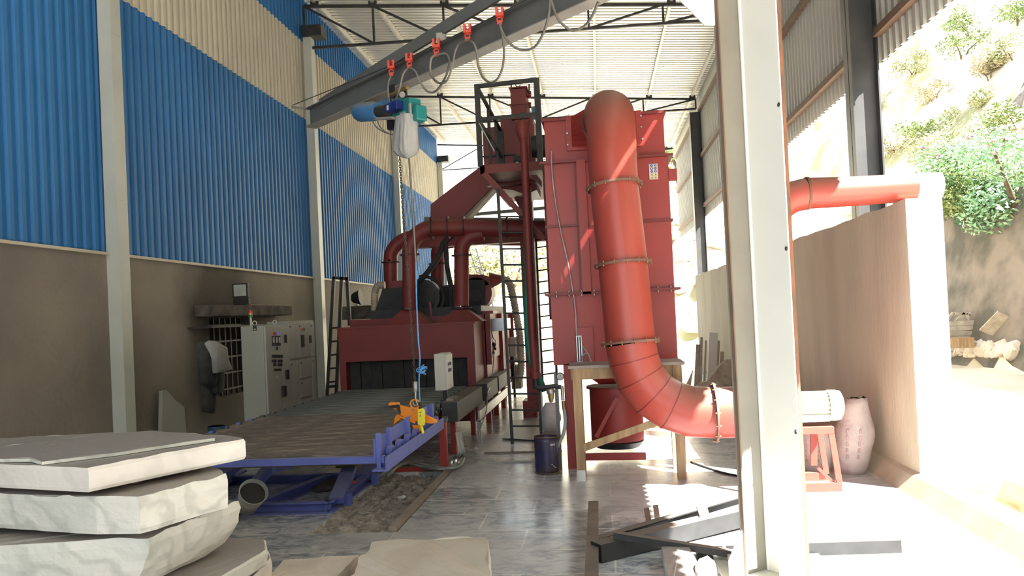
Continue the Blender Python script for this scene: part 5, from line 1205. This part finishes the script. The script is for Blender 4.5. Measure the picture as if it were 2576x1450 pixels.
for i, (px, py, pt) in enumerate(((1632, 1302, 1280), (1655, 1305, 1272))):
    a = P(px, py, Z=.05); b = P(px-6, pt, Y=a.y); MB_ = MB().beam(V(a.x, a.y, .0), V(b.x, b.y, b.z), .05, .03)
    tag(MB_.build('steel_stub', M['girt']), ['short upright steel stub, left of the pair behind the beams', 'short upright steel stub, right of the pair behind the beams'][i], 'steel stub', 'upright steel stubs')
a, b = P(1765, 1278, Z=.2), P(1772, 1315, Z=.1)
plank(V(a.x, a.y, .21), V(b.x, b.y-.1, .15), .09, .02, 'cleat_plate', 'girt', 'small brown cleat plate between the slanting beams', 'plate')

# ================================================================== MARBLE SLABS
def rough_slab(name, label, poly2, ztop, th, m, amp=.02, seed=0, under=(0, 0), group=None, tilt=None, step=.045, chips=.35):
    pts = []
    n0 = len(poly2)
    for i in range(n0):
        a, b = Vector(poly2[i]).to_2d(), Vector(poly2[(i+1) % n0]).to_2d(); k = max(2, int((b-a).length/step))
        for j in range(k): pts.append(a.lerp(b, j/k))
    c = sum(pts, Vector((0, 0)))/len(pts); n = len(pts); J = 7; vs = []
    for j in range(J+1):
        k = j/J; edge = .012 if j in (0, J) else 0
        for i, p in enumerate(pts):
            d = (p-c).normalized()
            w_ = noise.noise(V(p.x*2.2+seed, p.y*2.2, k*1.3))*amp+noise.noise(V(p.x*9+seed, p.y*9, k*3*th/.15))*amp*.5+noise.noise(V(p.x*24, p.y*24+seed, k*7*th/.15))*amp*.22
            u_ = V(under[0], under[1], 0)*k*k
            z = ztop-th*k + (noise.noise(V(p.x*7, p.y*7, seed))*.012*chips*2 if j in (0,) else 0)
            vs.append(V(p.x+d.x*(w_-edge)+u_.x, p.y+d.y*(w_-edge)+u_.y, z))
    q = MB(); q.add(vs, [(j*n+i, j*n+(i+1) % n, (j+1)*n+(i+1) % n, (j+1)*n+i) for j in range(J) for i in range(n)], False)
    q.add([], []); q.f += [tuple(range(n)), tuple(J*n+i for i in range(n))]; q.sm += [False]*2
    o = q.build(name, M[m]); return tag(o, label, 'slab', group)
def pz(x, y, z): p = P(x, y, Z=z); return (p.x, p.y)
def far4(A, B, C_): # parallelogram corner
    return (A[0]+C_[0]-B[0], A[1]+C_[1]-B[1])
GS = 'stack of thick marble slabs'
z1 = 1.29
A, B = pz(222, 1178, z1), pz(617, 1104, z1); Cc = pz(275, 1090, z1-.0); L_1 = pz(-260, 1160, z1)
B2_ = pz(590, 1098, z1)
rough_slab('marble_slab', 'thick white marble slab, top of the large stack at left', [A, B, (B[0]-.12, B[1]+.12), (Cc[0]+.3, Cc[1]+.05), (Cc[0]-2.6, Cc[1]-.25), L_1], z1, .131, 'marble_white', .006, 1, group=GS, chips=.3)
thn = [pz(105, 1164, z1+.02), pz(135, 1160, z1+.02), pz(300, 1140, z1+.02), pz(430, 1120, z1+.02), pz(541, 1104, z1+.02), pz(540, 1099, z1+.02), pz(275, 1092, z1+.02), pz(0, 1126, z1+.02), pz(-250, 1150, z1+.02), pz(-200, 1160, z1+.02), pz(75, 1156, z1+.02)]
rough_slab('marble_sheet', 'thin dusty marble sheet with a broken corner on top of the stack', thn, z1+.026, .024, 'marble_green', .004, 4, group=GS, chips=.2)
z2 = 1.122
A, B = pz(352, 1252, z2), pz(572, 1196, z2)
rough_slab('marble_slab', 'rough thick marble slab with brown cracks, second in the large stack', [pz(240, 1254, z2), A, B, pz(560, 1180, z2), (B[0]-.3, B[1]+.35), (B[0]-2.9, B[1]+.1), pz(-300, 1232, z2)], z2, .195, 'marble_green', .022, 12, under=(.0, .0), group=GS, chips=.9)
z3 = .885
A, B = pz(380, 1352, z3), pz(580, 1275, z3)
rough_slab('marble_slab', 'very thick greenish marble slab with a broken right end, third in the large stack', [pz(230, 1362, z3), A, B, (B[0]+.0, B[1]+.15), (B[0]-.5, B[1]+.5), (B[0]-3, B[1]+.3), pz(-300, 1400, z3)], z3, .31, 'marble_green', .022, 21, under=(-.16, 0), group=GS, chips=.8)
for i, (x, y, z) in enumerate(((340, 1222, z2+.001), (488, 1186, z2+.001), (395, 1330, z3+.001))):
    p = P(x, y, Z=z); tag(MB().box((p.x-.5, p.y+.02, z+.006), (p.x+.0, p.y+.07, z+.036 if i < 2 else z+.04)).build('wood_spacer', M['wood']), ['wooden spacer between the top two slabs, nearer the camera', 'wooden spacer between the top two slabs, towards the right end', 'pale spacer block between the second and third slabs'][i], 'spacer', 'spacers in the slab stack')
z4 = .555
A = pz(668, 1356, z4)
rough_slab('marble_slab', 'lower marble slab stepping out right of the large stack', [pz(560, 1450, z4), pz(672, 1384, z4), A, pz(560, 1352, z4), (A[0]-1.6, A[1]+.2), (A[0]-1.9, A[1]-1.2)], z4, .10, 'marble_green', .012, 31, group=GS)
A = pz(682, 1404, .43)
rough_slab('marble_slab', 'lowest visible marble slab stepping out right of the stack', [pz(620, 1478, .43), A, (A[0]-.1, A[1]+.2), (A[0]-1.6, A[1]+.3), (A[0]-1.9, A[1]-1.0)], .43, .15, 'marble_white', .012, 35, group=GS)
A = pz(640, 1440, .25)
rough_slab('marble_slab', 'bottom marble slab buried at the foot of the large stack', [(A[0]-.1, A[1]-.5), A, (A[0]-.3, A[1]+.3), (A[0]-1.4, A[1]+.3), (A[0]-1.8, A[1]-.8)], .26, .255, 'marble_white', .012, 37, group=GS)
# broad pale slabs at the bottom centre
zb = .42
rough_slab('marble_block', 'broad cream marble block with a jagged left edge, bottom centre', [pz(1244, 1460, zb), pz(1228, 1350, zb), pz(1180, 1349, zb), pz(935, 1363, zb), pz(925, 1385, zb), pz(900, 1405, zb), pz(885, 1440, zb), pz(860, 1470, zb), pz(865, 1600, zb), pz(1265, 1600, zb)], zb, .415, 'marble_top', .02, 41, chips=1.2)
zb = .30
rough_slab('marble_block', 'smooth pale marble slab left of the cream block at the bottom edge', [pz(712, 1408, zb), pz(905, 1395, zb), pz(880, 1420, zb), pz(840, 1462, zb), pz(820, 1560, zb), pz(560, 1560, zb), pz(670, 1455, zb)], zb, .295, 'marble_bright', .006, 44)
# sunlit offcuts at the column foot
rough_slab('marble_offcut', 'long sunlit marble strip left of the column base', [pz(1662, 1368, .12), pz(1728, 1366, .12), pz(1792, 1470, .12), pz(1690, 1500, .12)], .12, .115, 'marble_white', .012, 51)
rough_slab('marble_offcut', 'rounded sunlit marble lump against the column base plate', [pz(1748, 1425, .14), pz(1758, 1404, .14), pz(1780, 1398, .14), pz(1798, 1412, .14), pz(1806, 1440, .14), pz(1808, 1490, .14), pz(1752, 1490, .14)], .14, .135, 'marble_bright', .015, 54)
# small white lumps, one in the trench and one by the rail
for i, (x, y) in enumerate(((1010, 1245), (1197, 1130), (1290, 1300))):
    p = P(x, y, Z=.01)
    if i < 2: tag(MB().blob((p.x, p.y, .01 if i else -.02), (.05, .035, .02), seed=i, amp=.6).build('white_lump', M['white']), ['small white lump lying in the trench', 'small white lump on the floor by the black rail'][i], 'scrap')

# ================================================================== VEGETATION, ROCKS
def bush(label, px, py, w_, h_, m, n=900, seed=0, name='bush', trunk=0, leaf=.10, flowers=0, p=None, group=None):
    rd = random.Random(seed); p = (p or hillhit(px, py))-V(0, 0, .25); t = thing(name, label, 'tree' if trunk else 'bush', p, group)
    q = MB(); cl_ = [(V(rd.uniform(-.5, .5)*w_, rd.uniform(-.5, .5)*w_, h_*rd.uniform(.3, .85)+trunk), rd.uniform(.18, .34)*w_) for _ in range(9)]
    for i in range(n):
        c, r_ = rd.choice(cl_); u = V(rd.gauss(0, 1), rd.gauss(0, 1), rd.gauss(0, 1)).normalized(); a = p+c+V(u.x*r_, u.y*r_, u.z*r_*.75)*rd.uniform(.6, 1.05)
        d1 = V(rd.gauss(0, 1), rd.gauss(0, 1), rd.gauss(0, .6)).normalized()*leaf*rd.uniform(.7, 1.5); d2 = d1.cross(u).normalized()*leaf*.5
        q.add([a-d1, a-d2, a+d1, a+d2], [(0, 1, 2, 3)])
    q.build('foliage', M[m], t)
    s_ = MB()
    for i in range(4 if trunk else 3): 
        c = cl_[i][0]; s_.tube([p+V(0, 0, -1.3), p+V(0, 0, -.2), p+V(c.x*.3, c.y*.3, c.z*.5), p+c], .05*w_, 6, lambda k: (.035+.02*bool(trunk))*w_*(1-.8*k))
    s_.build('stems', M['bark'], t)
    if flowers:
        f = MB()
        for i in range(flowers):
            a = p+cl_[0][0]+V(rd.gauss(0, .25)*w_, -w_*.4, rd.gauss(0, .15)*w_); f.blob(a, leaf*.8, amp=0, sub=1)
        f.build('blossoms', M['flower'], t)
    return t
bush('fresh green leafy tree at the right edge above the dark bank', 2540, 620, 4.4, 3.4, 'leaf_fresh', 8000, 1, name='tree', trunk=.5, leaf=.075, p=P(2585, 640, Y=26))
bush('grey-green bush hanging over the bank beside the tall wall end', 2425, 600, 3.0, 2.6, 'leaf', 4200, 2, leaf=.07)
bush('bushy green shrub at the top of the bank', 2450, 560, 3.0, 2.2, 'leaf', 3800, 3, leaf=.07)
bush('shrub with pink blossoms on the bank top', 2400, 480, 2.6, 2.2, 'leaf_pale', 3600, 4, leaf=.065, flowers=40)
hs = [(2230, 130), (2300, 160), (2420, 120), (2490, 170), (2555, 120), (2330, 330), (2260, 360), (2380, 370), (2560, 300), (2520, 360), (2200, 260), (2440, 60), (2350, 230), (2470, 260), (2560, 40)]
lab = ['by the cladding edge', 'above the middle of the slope', 'high with pale stems', 'right of the pale scrub', 'near the upper right corner', 'centre of the slope', 'left of the small tree', 'right below the centre', 'at the right edge halfway up', 'on the reddish patch', 'beside the dark column', 'highest at the picture top', 'in the gap left of centre', 'in the gap right of centre', 'topmost right corner']
for i, (x, y) in enumerate(hs):
    bush('dry pale shrub on the bright hillside, '+lab[i], x, y+25, 2.0+.4*(i % 3), 1.6, ['leaf_dry', 'leaf_pale', 'leaf'][i % 3], 1300, 20+i, leaf=.09, group='hillside shrubs')
bush('loose green tree beyond the far end of the shed', 1720, 480, 6.0, 6.5, 'leaf', 2600, 60, name='tree', trunk=1, leaf=.18)
bush('pale yellow-green bush seen between the dust pipes and ladder', 1222, 740, 5.0, 3.6, 'leaf_pale', 1500, 61, leaf=.18)
bush('pale bush seen just right of the ladder', 1290, 720, 4.0, 3.0, 'leaf_pale', 900, 62, leaf=.18)
rdr = random.Random(3)
rk = ['largest pale boulder', 'upper boulder', 'split boulder', 'round boulder', 'flat boulder', 'small boulder', 'leaning boulder', 'bright boulder', 'low boulder', 'jagged boulder']
for i in range(10):
    x, y = 1715+rdr.random()*110, 560+i*26+rdr.random()*15; p = hillhit(x, y)
    tag(MB().blob(p, (rdr.uniform(.8, 1.5), rdr.uniform(.7, 1.1), rdr.uniform(.6, 1.0)), seed=i, amp=.7, sub=3, fr=1.3).build('boulder', M['rock']), rk[i]+' on the far rocky bank right of the collector, '+('near its top' if i < 3 else 'halfway up' if i < 7 else 'near its foot'), 'boulder', 'boulders of the far bank')
# crates, board and rubble at the foot of the bank
p = P(2430, 868, Z=-.2); p = hillhit(2425, 880)
t = thing('timber_crate', 'weathered timber crate frame with open top below the dark bank', 'crate', p)
def cb(x0_, y0_, x1_, y1_, dy=0, w_=.09, Yc_=None): 
    Yc_ = p.y-.3; return MB().beam(P(x0_, y0_, Y=Yc_+dy), P(x1_, y1_, Y=Yc_+dy), w_, w_)
for k, a in enumerate(((2376, 815, 2450, 812), (2376, 828, 2452, 824), (2376, 840, 2455, 838), (2378, 853, 2440, 850))): cb(*a, w_=.14).build('side_plank', M['wood_grey'], t)
for a in ((2376, 812, 2398, 788), (2398, 790, 2470, 786), (2450, 812, 2472, 786), (2400, 815, 2425, 788), (2430, 790, 2445, 812), (2452, 812, 2470, 850), (2472, 788, 2480, 845)): cb(*a, dy=.2, w_=.08).build('top_rail', M['wood_grey'], t)
tag(MB().beam(hillhit(2480, 850)+V(0, -.3, .1), hillhit(2527, 812)+V(0, -.3, .2), .7, .05, upv=(0, -1, .6)).build('loose_board', M['wood_grey']), 'pale board leaning on the bank right of the crate', 'board')
t2 = thing('low_crate', 'low tan wooden box beside the taller crate', 'crate', hillhit(2400, 890))
MB().box(P(2376, 878, Y=p.y-1.2), P(2428, 848, Y=p.y-.6)).build('box_body', M['wood'], t2)
g = MB(); rd = random.Random(8)
for i in range(170):
    q_ = hillhit(2378+rd.random()*180, 872+rd.random()*22); g.blob(q_+V(0, 0, .02), rd.uniform(.08, .25), seed=i, amp=.7, sub=1)
tag(g.build('stone_rubble', M['rock']), 'grey-white stone rubble at the foot of the shaded bank', 'rubble', kind='stuff')
g = MB()
for i in range(60):
    x = 4.2+rd.random()*3.5; y = 5+rd.random()*5; g.blob((x, y, -.22), rd.uniform(.04, .14), seed=i, amp=.7, sub=1)
tag(g.build('loose_stones', M['rock']), 'scattered pale stones on the bright ground outside the kerb', 'stones', kind='stuff')
q = MB(); q.blob((4.15, 8.3, -.15), (.5, .7, .3), seed=3, amp=.5, sub=3); tag(q.build('mortar_mound', M['concrete_right']), 'cream mortar mound at the outer foot of the screen wall end', 'mound')

# late small things
sack('white cloth bag on the floor behind the perforated strut', (P(1385, 1045, Y=13.2).x, 13.2, 0), (.30, .26, .50), 'white', 23, name='white_bag', cat='bag')
tag(MB().tube(spline([P(x, y, X=bx+.08) for x, y in ((1243, 880), (1240, 930), (1236, 965))]+[P(x, y, X=-1.93) for x, y in ((1228, 985), (1226, 1000), (1222, 1040), (1208, 1080), (1203, 1108))], 5), .011, 6).build('drain_hose', M['cable_white']), 'thin pale hose running down the machine side over the black rail', 'hose')
t = thing('air_valve', 'small black valve cluster on the machine side near the hose', 'valve', P(1242, 870, X=bx+.05))
for x, y, r_ in ((1242, 868, .05), (1244, 878, .04), (1241, 888, .035)): MB().blob(P(x, y, X=bx+.06), r_, seed=x, amp=.4).build('valve_body', M['black'], t)
MB().tube(spline([P(x, y, X=bx+.08) for x, y in ((1236, 832), (1240, 850), (1246, 858), (1243, 868))], 5), .009, 6).build('air_line', M['rubber'], t)

tag(MB().tube(spline([P(x, y, Z=.012) for x, y in ((1738, 1163), (1775, 1176), (1820, 1190), (1880, 1202))], 6), .012, 6).build('floor_cable', M['rubber']), 'dark cable lying on the floor behind the table toward the fan', 'cable')
for i, (y_, w_, m_, lb) in enumerate(((10.62, .10, 'cabinet', 'pale threshold strip across the walkway before the drum'), (11.35, .05, 'rail_brown', 'brown threshold strip across the walkway behind the drum'))):
    tag(MB().box((-1.75, y_, .0), (-.62, y_+w_, .018)).build('floor_strip', M[m_]), lb, 'strip')
